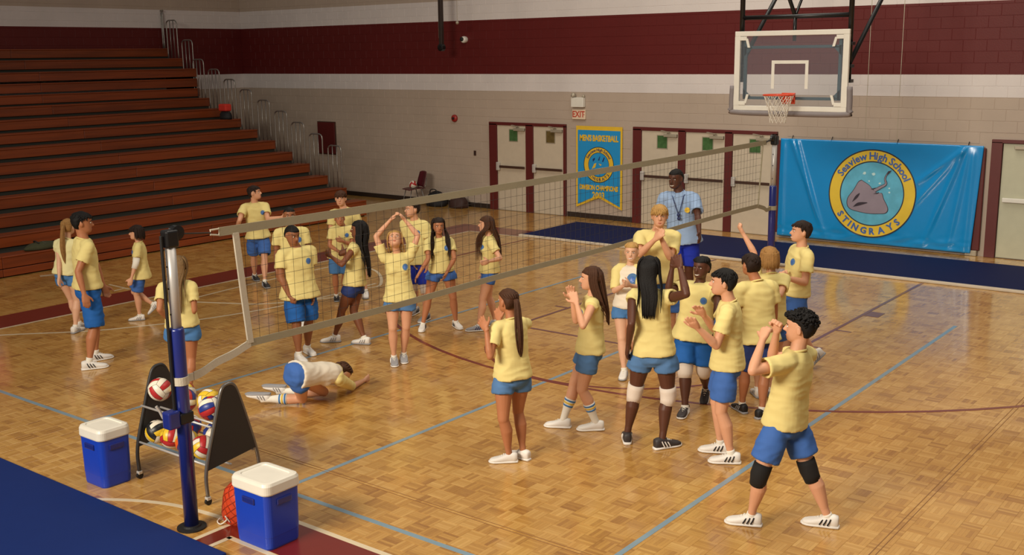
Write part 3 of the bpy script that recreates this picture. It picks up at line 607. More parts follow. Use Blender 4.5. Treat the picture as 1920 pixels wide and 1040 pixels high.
ny = int((YB-.1-YA-.1)/.1)
for k in range(ny):
    y = YA+.12+k*.1; nm.tube([(0,y-10,BT(y)),(0,y-10,T(y))], .0017, 3)
for i in range(1, 9):
    nm.tube([(0,YA+.1+(YB-.2-YA)*t/20-10, BT(YA+.1+(YB-.2-YA)*t/20)+(T(YA+(YB-YA)*t/20)-BT(YA+.1+(YB-.2-YA)*t/20))*i/9) for t in range(21)], .0017, 3)
tag(nm.build('netting', M['cord'], nt, fix=False), kind='stuff')
# ================================================================== COOLERS
def cooler(x0, x1, y0, y1, h, label):
    c = empty('drinks_cooler', ((x0+x1)/2,(y0+y1)/2,0)); tag(c, label, 'cooler', 'drinks coolers by the net post')
    a, b = (x1-x0)/2, (y1-y0)/2
    def rr(ax, by, r, z, n=6):
        out = []
        for cx, cy, s0 in ((ax-r,by-r,0),(-ax+r,by-r,1),(-ax+r,-by+r,2),(ax-r,-by+r,3)):
            for k in range(n+1):
                q = (s0+k/n)*math.pi/2; out.append((cx+r*math.cos(q), cy+r*math.sin(q), z))
        return out
    MB().loft([rr(a*.88,b*.88,.05,0),rr(a*.91,b*.91,.055,.015),rr(a*.93,b*.93,.055,.10),rr(a*.935,b*.935,.055,.105),rr(a*.96,b*.96,.055,h-.12),rr(a*.97,b*.97,.055,h-.09)]).build('cooler_body', M['cool_blue'], c, False)
    MB().loft([rr(a,b,.06,h-.095),rr(a*1.02,b*1.02,.06,h-.085),rr(a*1.01,b*1.01,.06,h-.025),rr(a*.96,b*.96,.06,h-.004),rr(a*.86,b*.86,.05,h),rr(a*.76,b*.72,.04,h),rr(a*.74,b*.70,.04,h-.008),rr(a*.05,b*.05,.004,h-.006)]).build('cooler_lid', M['cool_white'], c)
    for s_ in (-1, 1):
        MB().bbox(s_*a*.93-.018, s_*a*.93+.018, -.07, .07, h-.19, h-.14, .008).build('side_grip', M['poleblue'], c)
        MB().bbox(-.07, .07, s_*b*.93-.018, s_*b*.93+.018, h-.19, h-.14, .008).build('side_grip', M['poleblue'], c)
    return c
cooler(-8.61, -8.25, 4.80, 5.11, .53, 'blue cooler with white lid standing left of the ball rack')
cooler(-6.56, -6.13, 4.85, 5.20, .54, 'blue cooler with white lid standing beside the orange ball bag')
# ================================================================== BALL RACK AND BALLS
rk = empty('ball_rack', (-7.75,5.42,0)); tag(rk, 'black volleyball rack on casters with two tiers of balls', 'ball rack')
xl, xr = -.49, .49
# end panel: A-shape, front edge at y=-.27 bottom, back edge y=.27, rounded apex
out = [(-.265,.30)]+[(p.x, p.y) for p in crv([(-.26,.32,0),(-.15,.68,0),(-.085,.90,0),(-.045,.96,0),(0,.975,0),(.045,.96,0),(.085,.90,0),(.15,.68,0),(.235,.36,0)], 4)]
for x in (xl, xr):
    MB().prism(out, 0, x-.014, x+.014).build('end_panel', M['rackblk'], rk)
    MB().tube(crv([(x,-.275,.06),(x,-.272,.30),(x,-.16,.68),(x,-.09,.90),(x,-.05,.97),(x,0,.985),(x,.05,.97),(x,.09,.90),(x,.16,.68),(x,.26,.30),(x,.275,.06)], 5), .016, 8).build('leg_frame', M['rackgry'] if x > 0 else M['rackblk'], rk, True)
    for y in (-.275, .275):
        ct = MB().loft([[(x+x_, y+.03*math.cos(a), .032+.03*math.sin(a)) for a in [2*math.pi*k/16 for k in range(16)]] for x_ in (-.012, .012)]).build('caster', M['dark'], rk)
        MB().bbox(x-.02, x+.02, y-.02, y+.02, .045, .075, .005).build('caster_fork', M['chrome'], ct)
for y, z in ((-.20,.66),(.14,.66),(-.255,.34),(.22,.34),(-.02,.60),(-.02,.28)):
    MB().tube([(xl,y,z),(xr,y,z)], .010, 8).build('shelf_rail', M['polewht'], rk, True)
def ball(name, c, r, cols, rot, label, group='volleyballs on the rack'):
    # panelled volleyball: six faces of three strips
    mm = [mat('%s_panel' % c_, {'white':(226,216,196),'red':(178,40,40),'yellow':(222,182,40),'blue':(36,54,130),'navy':(26,32,80),'green':(30,60,40),'black':(26,26,28),'orange':(214,90,30)}[c_], .4) if ('pm_'+c_) not in M else M['pm_'+c_] for c_ in cols]
    for c_, m_ in zip(cols, mm): M['pm_'+c_] = m_
    root = empty(name, c); root.rotation_euler = rot; tag(root, label, 'ball', group)
    fi = 0
    ax = [((1,0,0),(0,1,0),(0,0,1)),((-1,0,0),(0,-1,0),(0,0,1)),((0,1,0),(0,0,1),(1,0,0)),((0,-1,0),(0,0,-1),(1,0,0)),((0,0,1),(1,0,0),(0,1,0)),((0,0,-1),(-1,0,0),(0,1,0))]
    for n_, a, b in ax:
        n_, a, b = Vector(n_), Vector(a), Vector(b)
        for s_ in range(3):
            u0, u1 = -1+s_*2/3+.02, -1+(s_+1)*2/3-.02; vv = []; ff = []; G = 6; Hh = 3
            for i in range(G+1):
                for j in range(Hh+1):
                    ed = i in (0, G) or j in (0, Hh); v_ = -.98+1.96*i/G; u_ = u0+(u1-u0)*j/Hh
                    p = (n_+a*math.tan(u_*math.pi/4)+b*math.tan(v_*math.pi/4)).normalized()*(r*(.975 if ed else 1)); vv.append(p)
            for i in range(G):
                for j in range(Hh): q = i*(Hh+1)+j; ff.append((q, q+1, q+Hh+2, q+Hh+1))
            MB().add(vv, ff).build('ball_panel', mm[fi % len(mm)], root, True, fix=False); fi += 1
    MB().sphere((0,0,0), r*.965, 14, 10).build('ball_core', M['dark'], root, True)
    return root
R = .105
BALLS = [((-8.12,5.34,.80),('white','red','white'),(.3,.9,.7),'white volleyball with a red bar on the upper tier by the dark end panel'),
 ((-7.945,5.46,.765),('yellow','blue','white','red'),(1,.2,.4),'yellow blue and white volleyball on the upper tier behind the net post'),
 ((-7.765,5.34,.765),('white','red','blue'),(.5,.2,1.4),'red white and blue volleyball in the middle of the upper tier'),
 ((-7.585,5.46,.765),('yellow','white','yellow'),(.2,1.2,.3),'yellow volleyball with white bar on the upper tier'),
 ((-7.405,5.34,.765),('white','blue','red'),(1.1,.4,2),'white volleyball with blue and red panels at the end of the upper tier'),
 ((-8.11,5.27,.43),('white','black','yellow','white'),(.2,.8,.1),'white black and yellow volleyball at the end of the lower tier'),
 ((-7.89,5.27,.43),('yellow','red','white','yellow'),(.9,.2,.8),'yellow white and red volleyball on the lower tier'),
 ((-7.67,5.27,.43),('white','blue','orange','yellow'),(.4,2.1,.2),'white blue and orange volleyball on the lower tier behind the net post'),
 ((-7.45,5.27,.43),('red','white','yellow'),(.6,.5,1.2),'red white and yellow volleyball at the front of the lower tier'),
 ((-7.62,5.52,.44),('blue','white','green','white'),(1.4,.3,.2),'dark blue white and green volleyball at the back of the lower tier'),
 ((-7.39,5.52,.44),('white','green','red','yellow'),(.3,.3,2),'white volleyball with green and red bars at the back of the lower tier'),
 ((-7.98,5.52,.44),('white','red','blue'),(2,.3,1),'white red and blue volleyball at the back of the lower tier')]
for c_, cols, rot, lab in BALLS: ball('volleyball', (c_[0], c_[1], c_[2]), R, cols, rot, lab)
# orange mesh bag of balls behind the right cooler
bg = empty('ball_bag', (-6.81,5.16,0)); tag(bg, 'orange mesh ball bag slumped on the floor behind a cooler', 'bag')
rg = []
for i in range(13):
    t = i/12; z = .40*t; r_ = .19*math.sqrt(max(.02, 1-(2*t-.75)**2*.45))*(1-.75*max(0, t-.7)/.3)
    rg.append([(r_*(1+.10*noise.noise(Vector((math.cos(a)*2,math.sin(a)*2,t*4))))*math.cos(a)+.06*t, r_*1.0*math.sin(a)*(1+.08*noise.noise(Vector((math.cos(a)*3,math.sin(a)*3,t*5+9))))+.04*t, z) for a in [2*math.pi*k/28 for k in range(28)]])
MB().loft(rg).build('bag_sack', M['orangenet'], bg, True)
mb = MB()
for k in range(14):
    mb.tube([Vector(rg[i][(2*k+i) % 28])*1.012 for i in range(13)], .003, 4); mb.tube([Vector(rg[i][(2*k-i) % 28])*1.012 for i in range(13)], .003, 4)
tag(mb.build('mesh_cords', mat('dark_orange_cord', (150,44,16), .6), bg), kind='stuff')
MB().tube(crv([(-.12,-.14,.02),(-.10,-.19,.01),(-.03,-.21,.012),(.01,-.18,.05),(.02,-.20,.09),(.04,-.17,.03)], 5), .006, 6).build('drawstring', M['netwhite'], bg, True)
# ================================================================== CHAIR, PLUSH, BAGS
ch = empty('plastic_chair', (-18.33,19.62,0), math.radians(-22)); tag(ch, 'maroon plastic shell chair with metal legs against the tan wall', 'chair')
# local: seat faces -Y
def shell(fn, n, m_, th=.012):
    v = []; f = []
    for i in range(n+1):
        for j in range(n+1): v.append(fn(i/n, j/n))
    for i in range(n):
        for j in range(n): q = i*(n+1)+j; f.append((q, q+1, q+n+2, q+n+1))
    return MB().add(v, f)
so = shell(lambda u, v: ((u-.5)*.44*(1-.1*v), -.22+.44*v, .445-.02*math.sin(math.pi*u)*math.sin(math.pi*v)-.03*(1-v)**4), 10, None).build('seat', M['chairpl'], ch, True, fix=False); so.modifiers.new('t', 'SOLIDIFY').thickness = .012
so = shell(lambda u, v: ((u-.5)*.42*(1-.12*v*v), .20+.10*v+.05*math.cos(math.pi*(u-.5))-.03, .47+.38*v-.03*(2*u-1)**4*v), 10, None).build('backrest', M['chairpl'], ch, True, fix=False); so.modifiers.new('t', 'SOLIDIFY').thickness = .012
for sx in (-1, 1):
    for y0, y1 in ((-.14,-.24),(.12,.24)): MB().tube([(sx*.16,y0,.43),(sx*.21,y1,.005)], .011, 8).build('leg', M['rackgry'], ch, True)
    MB().tube([(sx*.17,.15,.42),(sx*.17,.25,.52),(sx*.16,.27,.70)], .010, 8).build('back_post', M['rackgry'], ch, True)
pl = empty('volleyball', (-18.40,19.64,.54)); 
bpy.data.objects.remove(pl)
ball('volleyball', (-18.34,19.60,.535), .10, ('white','red','white','white'), (.3,.4,1.1), 'white and pink volleyball resting on the maroon chair', 'volleyball on the chair')
def lump(name, loc, sx, sy, sz, m_, label, cat, seed, extra=None):
    r = empty(name, loc); tag(r, label, cat); rg = []
    for i in range(11):
        t = i/10; z = sz*t; k = math.sqrt(max(.0, 1-(t*1.0)**2.6))*(.88+.12*min(1, t*6))
        rg.append([(sx*k*math.cos(a)*(1+.16*noise.noise(Vector((math.cos(a)*1.5+seed,math.sin(a)*1.5,t*2)))), sy*k*math.sin(a)*(1+.16*noise.noise(Vector((math.cos(a)*1.5,math.sin(a)*1.5+seed,t*2)))), z*(1+.12*noise.noise(Vector((math.cos(a)*2,math.sin(a)*2,seed))))) for a in [2*math.pi*k2/24 for k2 in range(24)]])
    MB().loft(rg).build('bag_body', m_, r, True)
    MB().tube(crv([(-sx*.5,-sy*.3,sz*.85),(-sx*.3,-sy*.4,sz*1.12),(sx*.2,-sy*.4,sz*1.15),(sx*.45,-sy*.3,sz*.85)], 5), .012, 6).build('carry_handle', M['dark'], r, True)
    MB().tube([(-sx*.7,0,sz*.80),(0,0,sz*1.0),(sx*.7,0,sz*.80)], .006, 5).build('zip', M['rackgry'], r)
    return r
lump('duffel_bag', (-17.90,19.95,0), .30, .22, .36, M['baglack'], 'black duffel bag on the floor next to the maroon chair', 'bag', 1.0)
lump('backpack', (-17.22,20.0,0), .27, .2, .30, M['bagbrown'], 'dark brown backpack on the floor beside the black duffel bag', 'bag', 5.0)
r = lump('gym_bag', (-22.66,17.42,2.142), .2, .13, .22, M['baglack'], 'black gym bag with red top lying on an upper bleacher row', 'bag', 9.0)
MB().bbox(-.17, .13, -.10, .10, .20, .38, .04, 3).build('red_towel', M['redcloth'], r)
lump('cloth_bag', (-18.32,9.92,.372), .16, .34, .13, M['olive'], 'crumpled olive green bag lying on the lowest bleacher seat', 'bag', 3.0)
# joints of every person, metres, relative to the point on the floor below them
PEOPLE = [
 ('p1',(-11.936,6.946),1.855,'m',1.0,(0.012,0.02,0.992),(0.012,0.02,1.552),(0.007,0.029,1.758),(0.426,0.905),-5,(0.262,0.965,0.0),[((-0.182,0.073,1.497),(-0.055,0.191,1.229),(0.024,0.221,0.964),(0.282,0.109,-0.953)),((0.205,-0.032,1.497),(0.181,-0.181,1.215),(0.25,-0.171,0.946),(0.248,0.033,-0.968))],[((-0.081,0.045,0.965),(-0.104,0.157,0.521),(-0.14,0.129,0.083),(0.177,0.984),0),((0.105,-0.005,0.965),(0.149,-0.018,0.509),(0.14,-0.129,0.083),(0.426,0.905),0)],('r','r')),
 ('p2',(-13.676,7.785),1.584,'f',1.0,(-0.037,-0.066,0.848),(-0.012,-0.021,1.274),(-0.019,0.015,1.446),(-0.505,0.863),0,(-0.428,0.904,0.0),[((-0.149,-0.086,1.226),(-0.004,-0.169,1.011),(0.072,-0.235,0.796),(0.322,-0.279,-0.905)),((0.125,0.044,1.226),(0.156,0.068,0.957),(0.138,0.116,0.724),(-0.074,0.202,-0.976))],[((-0.116,-0.103,0.824),(-0.107,0.008,0.444),(-0.073,0.075,0.071),(-0.428,0.904),0),((0.042,-0.028,0.824),(0.036,0.012,0.435),(0.073,-0.075,0.071),(-0.428,0.904),0)],('r','r')),
 ('p3',(-13.46,8.741),1.358,'m',1.0,(-0.019,-0.029,0.727),(-0.018,-0.028,1.113),(-0.032,-0.044,1.262),(-0.616,-0.788),0,(-0.616,-0.788,0.0),[((0.097,-0.119,1.072),(0.105,-0.182,0.848),(0.097,-0.26,0.66),(-0.037,-0.387,-0.921)),((-0.134,0.062,1.072),(-0.164,0.077,0.841),(-0.194,0.044,0.642),(-0.148,-0.157,-0.976))],[((0.037,-0.073,0.706),(-0.024,-0.131,0.381),(-0.03,-0.099,0.061),(-0.616,-0.788),0),((-0.075,0.014,0.706),(-0.156,-0.08,0.395),(0.03,0.099,0.201),(-0.616,-0.788),0.14)],('r','r')),
 ('p4',(-9.957,6.849),1.576,'f',1.05,(0.018,0.026,0.843),(0.005,0.007,1.291),(-0.001,0.053,1.459),(-0.737,0.676),0,(-0.737,0.676,0.0),[((-0.101,-0.108,1.243),(0.008,-0.234,1.029),(-0.06,-0.073,0.869),(-0.288,0.678,-0.676)),((0.11,0.121,1.243),(0.163,0.092,0.979),(-0.003,0.066,0.813),(-0.703,-0.109,-0.703))],[((-0.042,-0.04,0.819),(-0.118,0.015,0.442),(-0.082,-0.011,0.071),(-0.737,0.676),0),((0.078,0.092,0.819),(0.04,0.097,0.432),(0.082,0.011,0.071),(-0.737,0.676),0)],('r','r')),
 ('p5',(-14.12,11.321),1.643,'m',1.0,(0.009,0.011,0.832),(-0.005,-0.006,1.328),(0.022,-0.018,1.508),(0.806,0.592),6,(0.916,-0.402,0.0),[((0.066,0.156,1.279),(0.234,0.049,1.078),(0.452,0.156,1.117),(0.887,0.433,0.16)),((-0.076,-0.169,1.279),(0.028,-0.356,1.095),(-0.148,-0.282,0.94),(-0.716,0.3,-0.631))],[((0.043,0.089,0.808),(0.194,-0.031,0.443),(0.294,-0.135,0.074),(0.916,-0.402),0),((-0.026,-0.067,0.808),(-0.142,0.025,0.423),(-0.294,0.135,0.074),(0.916,-0.402),0)],('r','r')),
 ('p6',(-11.327,9.716),1.646,'m',1.0,(-0.013,-0.015,0.88),(-0.027,-0.031,1.377),(-0.008,-0.059,1.557),(0.813,-0.582),0,(0.813,-0.582,0.0),[((0.077,0.113,1.328),(0.107,0.14,1.048),(0.152,0.113,0.807),(0.186,-0.109,-0.976)),((-0.13,-0.176,1.328),(-0.146,-0.212,1.048),(-0.106,-0.247,0.807),(0.163,-0.141,-0.976))],[((0.037,0.055,0.856),(0.08,0.018,0.453),(-0.004,0.052,0.074),(0.813,-0.582),0),((-0.063,-0.084,0.856),(0.021,-0.113,0.459),(0.004,-0.052,0.074),(0.813,-0.582),0)],('r','r')),
 ('p7',(-10.083,8.692),1.641,'m',1.22,(-0.005,-0.006,0.878),(-0.012,-0.014,1.373),(-0.013,-0.063,1.549),(0.995,-0.1),-14,(0.962,-0.272,0.0),[((0.041,0.177,1.324),(0.072,0.127,1.048),(0.114,0.096,0.808),(0.17,-0.13,-0.977)),((-0.066,-0.206,1.324),(-0.035,-0.255,1.048),(0.06,-0.22,0.824),(0.386,0.142,-0.911))],[((0.021,0.085,0.853),(0.009,0.11,0.449),(-0.087,0.147,0.074),(0.962,-0.272),0),((-0.031,-0.097,0.853),(0.067,-0.138,0.462),(0.087,-0.147,0.074),(0.962,-0.272),0)],('r','f')),
 ('p8',(-12.247,11.713),1.668,'m',1.0,(-0.013,-0.014,0.842),(-0.098,-0.102,1.33),(-0.11,-0.149,1.509),(0.592,-0.806),0,(0.812,-0.584,0.0),[((0.007,0.044,1.28),(0.038,0.071,0.996),(0.084,0.044,0.752),(0.186,-0.11,-0.976)),((-0.203,-0.248,1.28),(-0.219,-0.286,0.996),(-0.178,-0.321,0.752),(0.163,-0.141,-0.976))],[((0.038,0.057,0.817),(0.208,-0.05,0.449),(0.334,-0.127,0.075),(0.698,-0.716),0),((-0.064,-0.084,0.817),(-0.183,0.009,0.427),(-0.334,0.127,0.075),(0.901,-0.434),0)],('r','r')),
 ('p9',(-12.106,11.227),1.42,'m',1.0,(0.017,0.019,0.76),(0.056,0.061,1.132),(0.085,-0.015,1.267),(0.79,-0.614),0,(0.756,-0.654,0.0),[((0.156,0.177,1.089),(0.173,0.133,0.849),(0.172,-0.063,0.932),(-0.002,-0.922,0.388)),((-0.044,-0.055,1.089),(-0.052,-0.124,0.855),(0.145,-0.112,0.773),(0.921,0.059,-0.384))],[((0.066,0.074,0.738),(0.093,0.032,0.391),(0.02,0.059,0.064),(0.756,-0.654),0),((-0.031,-0.037,0.738),(0.018,-0.096,0.396),(-0.02,-0.059,0.064),(0.756,-0.654),0)],('r','r')),
 ('p10',(-10.092,9.492),1.621,'f',1.0,(0.068,0.072,0.827),(0.098,0.104,1.315),(0.115,0.135,1.491),(-0.85,-0.526),0,(-0.877,-0.481,0.0),[((0.173,-0.033,1.266),(0.193,-0.257,1.102),(-0.035,-0.23,1.183),(-0.936,0.113,0.333)),((0.023,0.24,1.266),(-0.137,0.038,1.16),(-0.297,0.221,1.158),(-0.661,0.751,-0.007))],[((0.111,-0.006,0.803),(-0.064,-0.058,0.439),(-0.2,-0.075,0.073),(-0.78,-0.626),0),((0.025,0.15,0.803),(0.014,0.078,0.409),(0.2,0.075,0.073),(-0.947,-0.322),0)],('r','r')),
 ('p11',(-8.956,9.223),1.6,'f',1.0,(0.025,0.024,0.856),(0.014,0.013,1.339),(0.02,-0.016,1.514),(0.671,-0.741),38,(0.733,-0.68,0.0),[((0.118,0.126,1.291),(0.167,0.227,1.543),(0.041,0.145,1.73),(-0.525,-0.34,0.78)),((-0.091,-0.099,1.291),(-0.18,-0.13,1.55),(-0.081,0.002,1.724),(0.413,0.551,0.725))],[((0.085,0.089,0.832),(0.09,0.051,0.439),(-0.001,0.085,0.072),(0.733,-0.68),0),((-0.035,-0.04,0.832),(0.028,-0.116,0.449),(0.001,-0.085,0.072),(0.733,-0.68),0)],('r','r')),
 ('p12',(-10.308,11.091),1.658,'m',1.0,(0.003,0.003,0.887),(-0.033,-0.031,1.385),(-0.03,-0.078,1.563),(-0.294,-0.956),0,(0.223,-0.975,0.0),[((0.141,0.009,1.335),(0.182,0.01,1.053),(0.198,-0.041,0.81),(0.067,-0.205,-0.976)),((-0.208,-0.071,1.335),(-0.105,-0.048,1.07),(-0.039,-0.049,0.831),(0.264,-0.002,-0.965))],[((0.087,0.022,0.862),(0.15,-0.063,0.465),(0.194,-0.1,0.075),(0.223,-0.975),0),((-0.081,-0.016,0.862),(-0.136,0.018,0.456),(-0.194,0.1,0.075),(0.223,-0.975),0)],('r','r')),
 ('p13',(-9.654,10.757),1.553,'f',1.0,(0.032,0.028,0.831),(0.018,0.017,1.249),(0.037,-0.008,1.419),(0.787,-0.617),0,(0.754,-0.657,0.0),[((0.116,0.129,1.203),(0.259,0.046,0.992),(0.236,-0.096,0.81),(-0.101,-0.612,-0.785)),((-0.08,-0.096,1.203),(0.04,-0.231,1.005),(0.01,-0.383,0.832),(-0.13,-0.655,-0.744))],[((0.088,0.093,0.808),(0.164,0.111,0.432),(0.147,0.175,0.07),(0.898,-0.44),0),((-0.025,-0.036,0.808),(-0.073,-0.126,0.433),(-0.147,-0.175,0.07),(0.558,-0.83),0)],('r','r')),
 ('p14',(-9.118,11.133),1.55,'f',1.0,(0.035,0.029,0.829),(0.036,0.029,1.268),(0.01,0.005,1.436),(-0.872,-0.49),0,(-0.715,-0.699,0.0),[((0.139,-0.077,1.221),(0.308,-0.078,1.015),(0.295,-0.31,1.007),(-0.052,-0.998,-0.033)),((-0.068,0.136,1.221),(-0.1,0.156,0.957),(-0.139,0.125,0.73),(-0.167,-0.136,-0.976))],[((0.095,-0.032,0.806),(0.032,-0.125,0.436),(0.0,-0.179,0.07),(-0.715,-0.699),0),((-0.024,0.09,0.806),(-0.056,0.103,0.425),(-0.0,0.179,0.07),(-0.715,-0.699),0)],('r','r')),
 ('p15',(-8.828,7.82),1.62,'f',1.0,(0.329,-0.566,0.4),(0.383,-0.075,0.322),(0.291,0.077,0.254),(0.109,0.994),-60,(0.0,0.0,-1.0),[((0.278,0.018,0.302),(-0.001,0.329,0.06),(-0.166,0.21,0.035),(-0.812,-0.583,-0.025)),((0.488,-0.167,0.282),(0.252,0.25,0.05),(0.158,0.542,0.035),(-0.307,0.952,-0.01))],[((0.266,-0.509,0.37),(0.2,-0.123,0.075),(-0.225,-0.384,0.07),(-0.853,-0.522),'flat'),((0.393,-0.622,0.37),(0.196,-0.426,0.075),(-0.145,-0.673,0.07),(-0.809,-0.587),'flat')],('r','r')),
 ('p16',(-5.792,7.459),1.587,'f',1.0,(-0.019,-0.015,0.849),(-0.025,-0.019,1.329),(-0.065,-0.011,1.5),(-0.978,0.211),0,(-0.912,0.409,0.0),[((-0.087,-0.159,1.281),(-0.041,-0.304,1.055),(-0.1,-0.277,1.284),(-0.756,0.29,0.587)),((0.037,0.12,1.281),(-0.113,-0.052,1.131),(-0.244,0.085,1.276),(-0.548,0.575,0.607))],[((-0.055,-0.094,0.825),(-0.026,-0.151,0.439),(-0.027,-0.069,0.071),(-0.79,-0.613),0),((0.017,0.065,0.825),(-0.046,0.094,0.44),(0.027,0.069,0.071),(-0.997,0.073),0)],('c','c')),
 ('p17',(-5.807,8.512),1.636,'f',1.0,(0.087,0.059,0.852),(0.103,0.07,1.346),(0.093,0.065,1.528),(-0.845,-0.534),0,(-0.845,-0.534,0.0),[((0.187,-0.062,1.297),(0.239,-0.296,1.149),(0.107,-0.209,1.336),(-0.655,0.406,0.637)),((0.019,0.203,1.297),(-0.112,0.1,1.07),(-0.108,0.03,1.306),(0.016,-0.285,0.958))],[((0.135,-0.017,0.828),(0.061,-0.05,0.432),(0.155,0.064,0.074),(-0.795,-0.606),0),((0.039,0.135,0.828),(-0.083,0.026,0.451),(-0.155,-0.064,0.074),(-0.911,-0.412),0)],('c','c')),
 ('p18',(-6.443,10.453),1.554,'f',1.0,(-0.012,-0.007,0.831),(0.011,0.007,1.269),(0.037,-0.014,1.439),(0.401,-0.916),0,(0.401,-0.916,0.0),[((0.147,0.066,1.223),(0.211,-0.133,1.056),(0.22,-0.353,1.133),(0.037,-0.944,0.329)),((-0.126,-0.053,1.223),(-0.076,-0.194,1.001),(0.111,-0.289,1.103),(0.802,-0.408,0.436))],[((0.066,0.027,0.808),(0.097,-0.056,0.434),(-0.051,0.177,0.19),(0.401,-0.916),0.12),((-0.09,-0.042,0.808),(-0.012,-0.133,0.437),(0.051,-0.177,0.07),(0.401,-0.916),0)],('c','c')),
 ('p19',(-6.501,11.321),1.859,'m',1.12,(0.001,0.001,0.994),(-0.062,-0.035,1.541),(-0.023,-0.058,1.742),(0.528,-0.849),0,(0.528,-0.849,0.0),[((0.12,0.078,1.485),(0.178,-0.151,1.27),(0.136,-0.287,1.51),(-0.151,-0.485,0.862)),((-0.243,-0.148,1.485),(-0.098,-0.377,1.315),(0.103,-0.378,1.507),(0.723,-0.004,0.691))],[((0.088,0.055,0.966),(0.12,0.002,0.512),(0.049,0.079,0.084),(0.528,-0.849),0),((-0.086,-0.054,0.966),(-0.032,-0.142,0.519),(-0.049,-0.079,0.084),(0.528,-0.849),0)],('c','c')),
 ('p20',(-7.582,13.789),1.999,'m',1.08,(-0.008,-0.004,1.069),(-0.068,-0.038,1.669),(-0.1,-0.089,1.883),(-0.021,-1.0),-6,(0.355,-0.935,0.0),[((0.142,0.042,1.609),(0.305,-0.166,1.389),(0.429,-0.34,1.18),(0.415,-0.583,-0.698)),((-0.279,-0.118,1.609),(-0.32,-0.144,1.269),(-0.303,-0.206,0.976),(0.058,-0.208,-0.976))],[((0.093,0.034,1.039),(0.063,0.061,0.547),(-0.006,0.163,0.09),(0.355,-0.935),0),((-0.109,-0.043,1.039),(-0.041,-0.144,0.561),(0.006,-0.163,0.09),(0.355,-0.935),0)],('r','r')),
 ('p21',(-5.049,8.493),1.793,'f',1.0,(0.066,0.039,0.959),(0.039,0.023,1.5),(0.003,0.043,1.695),(-0.386,0.922),0,(-0.386,0.922,0.0),[((-0.12,-0.043,1.446),(-0.01,-0.239,1.235),(-0.096,-0.152,0.995),(-0.319,0.325,-0.89)),((0.198,0.09,1.446),(0.45,-0.061,1.539),(0.327,0.036,1.758),(-0.61,0.59,0.529))],[((-0.025,0.001,0.932),(-0.121,0.015,0.5),(-0.178,-0.022,0.081),(-0.541,0.841),0),((0.157,0.077,0.932),(0.179,0.126,0.493),(0.178,0.022,0.081),(0.458,0.889),0)],('r','o')),
 ('p22',(-5.192,9.765),1.612,'f',1.3,(-0.006,-0.003,0.847),(0.017,0.009,1.333),(0.041,-0.014,1.509),(-0.035,-0.999),0,(0.225,-0.974,0.0),[((0.193,0.05,1.285),(0.313,-0.176,1.178),(0.332,-0.233,0.944),(0.08,-0.237,-0.968)),((-0.158,-0.031,1.285),(-0.172,-0.308,1.289),(-0.139,-0.299,1.528),(0.365,-0.177,0.914))],[((0.094,0.02,0.823),(0.087,0.002,0.425),(-0.013,0.25,0.153),(0.225,-0.974),0.08),((-0.105,-0.026,0.823),(-0.043,-0.164,0.447),(0.013,-0.25,0.073),(0.225,-0.974),0)],('r','o')),
 ('p23',(-4.273,8.644),1.748,'m',1.0,(-0.009,-0.004,0.935),(-0.01,-0.005,1.463),(-0.058,-0.026,1.65),(-0.925,-0.38),0,(-0.925,-0.38,0.0),[((0.062,-0.179,1.411),(0.02,-0.286,1.133),(-0.083,-0.445,1.314),(-0.139,-0.727,0.672)),((-0.081,0.17,1.411),(-0.117,-0.058,1.218),(-0.126,-0.26,1.385),(-0.041,-0.726,0.687))],[((0.026,-0.089,0.909),(0.003,-0.129,0.48),(0.101,-0.093,0.079),(-0.889,-0.459),0),((-0.043,0.08,0.909),(-0.146,0.066,0.49),(-0.101,0.093,0.079),(-0.925,-0.38),0)],('c','c')),
 ('p24',(-4.613,9.891),1.666,'m',1.0,(0.045,0.021,0.891),(0.002,0.001,1.393),(-0.065,0.003,1.565),(-0.819,0.574),0,(-0.799,0.602,0.0),[((-0.106,-0.143,1.343),(-0.137,-0.169,1.059),(-0.183,-0.141,0.815),(-0.183,0.114,-0.976)),((0.11,0.145,1.343),(0.127,0.182,1.059),(0.087,0.218,0.815),(-0.16,0.145,-0.976))],[((-0.007,-0.048,0.866),(-0.097,0.007,0.469),(-0.122,0.026,0.075),(-0.799,0.602),0),((0.097,0.09,0.866),(0.099,0.078,0.455),(0.122,-0.026,0.075),(0.292,0.956),0)],('r','r')),
 ('p25',(-4.76,10.514),1.614,'f',1.0,(0.037,0.017,0.864),(0.022,0.01,1.351),(-0.017,0.031,1.525),(-0.699,0.715),0,(-0.634,0.773,0.0),[((-0.098,-0.089,1.302),(-0.146,-0.063,1.575),(-0.272,-0.087,1.78),(-0.518,-0.101,0.849)),((0.141,0.108,1.302),(0.189,-0.134,1.175),(0.135,0.086,1.26),(-0.225,0.909,0.352))],[((-0.032,-0.04,0.839),(-0.104,0.016,0.451),(-0.071,-0.028,0.073),(-0.634,0.773),0),((0.106,0.073,0.839),(0.05,0.108,0.446),(0.071,0.028,0.073),(-0.634,0.773),0)],('f','r')),
 ('p26',(-4.881,11.719),1.773,'m',1.04,(-0.079,-0.033,0.949),(-0.031,-0.013,1.44),(-0.039,-0.029,1.636),(-0.792,-0.61),4,(-0.712,-0.702,0.0),[((0.107,-0.152,1.386),(0.111,-0.217,1.088),(-0.004,-0.443,1.167),(-0.435,-0.851,0.294)),((-0.168,0.126,1.386),(-0.199,0.049,1.093),(-0.146,-0.208,1.141),(0.198,-0.964,0.18))],[((-0.013,-0.1,0.922),(-0.038,-0.091,0.485),(0.129,0.145,0.18),(-0.712,-0.702),0.1),((-0.145,0.034,0.922),(-0.158,-0.073,0.495),(-0.129,-0.145,0.08),(-0.712,-0.702),0)],('f','f')),
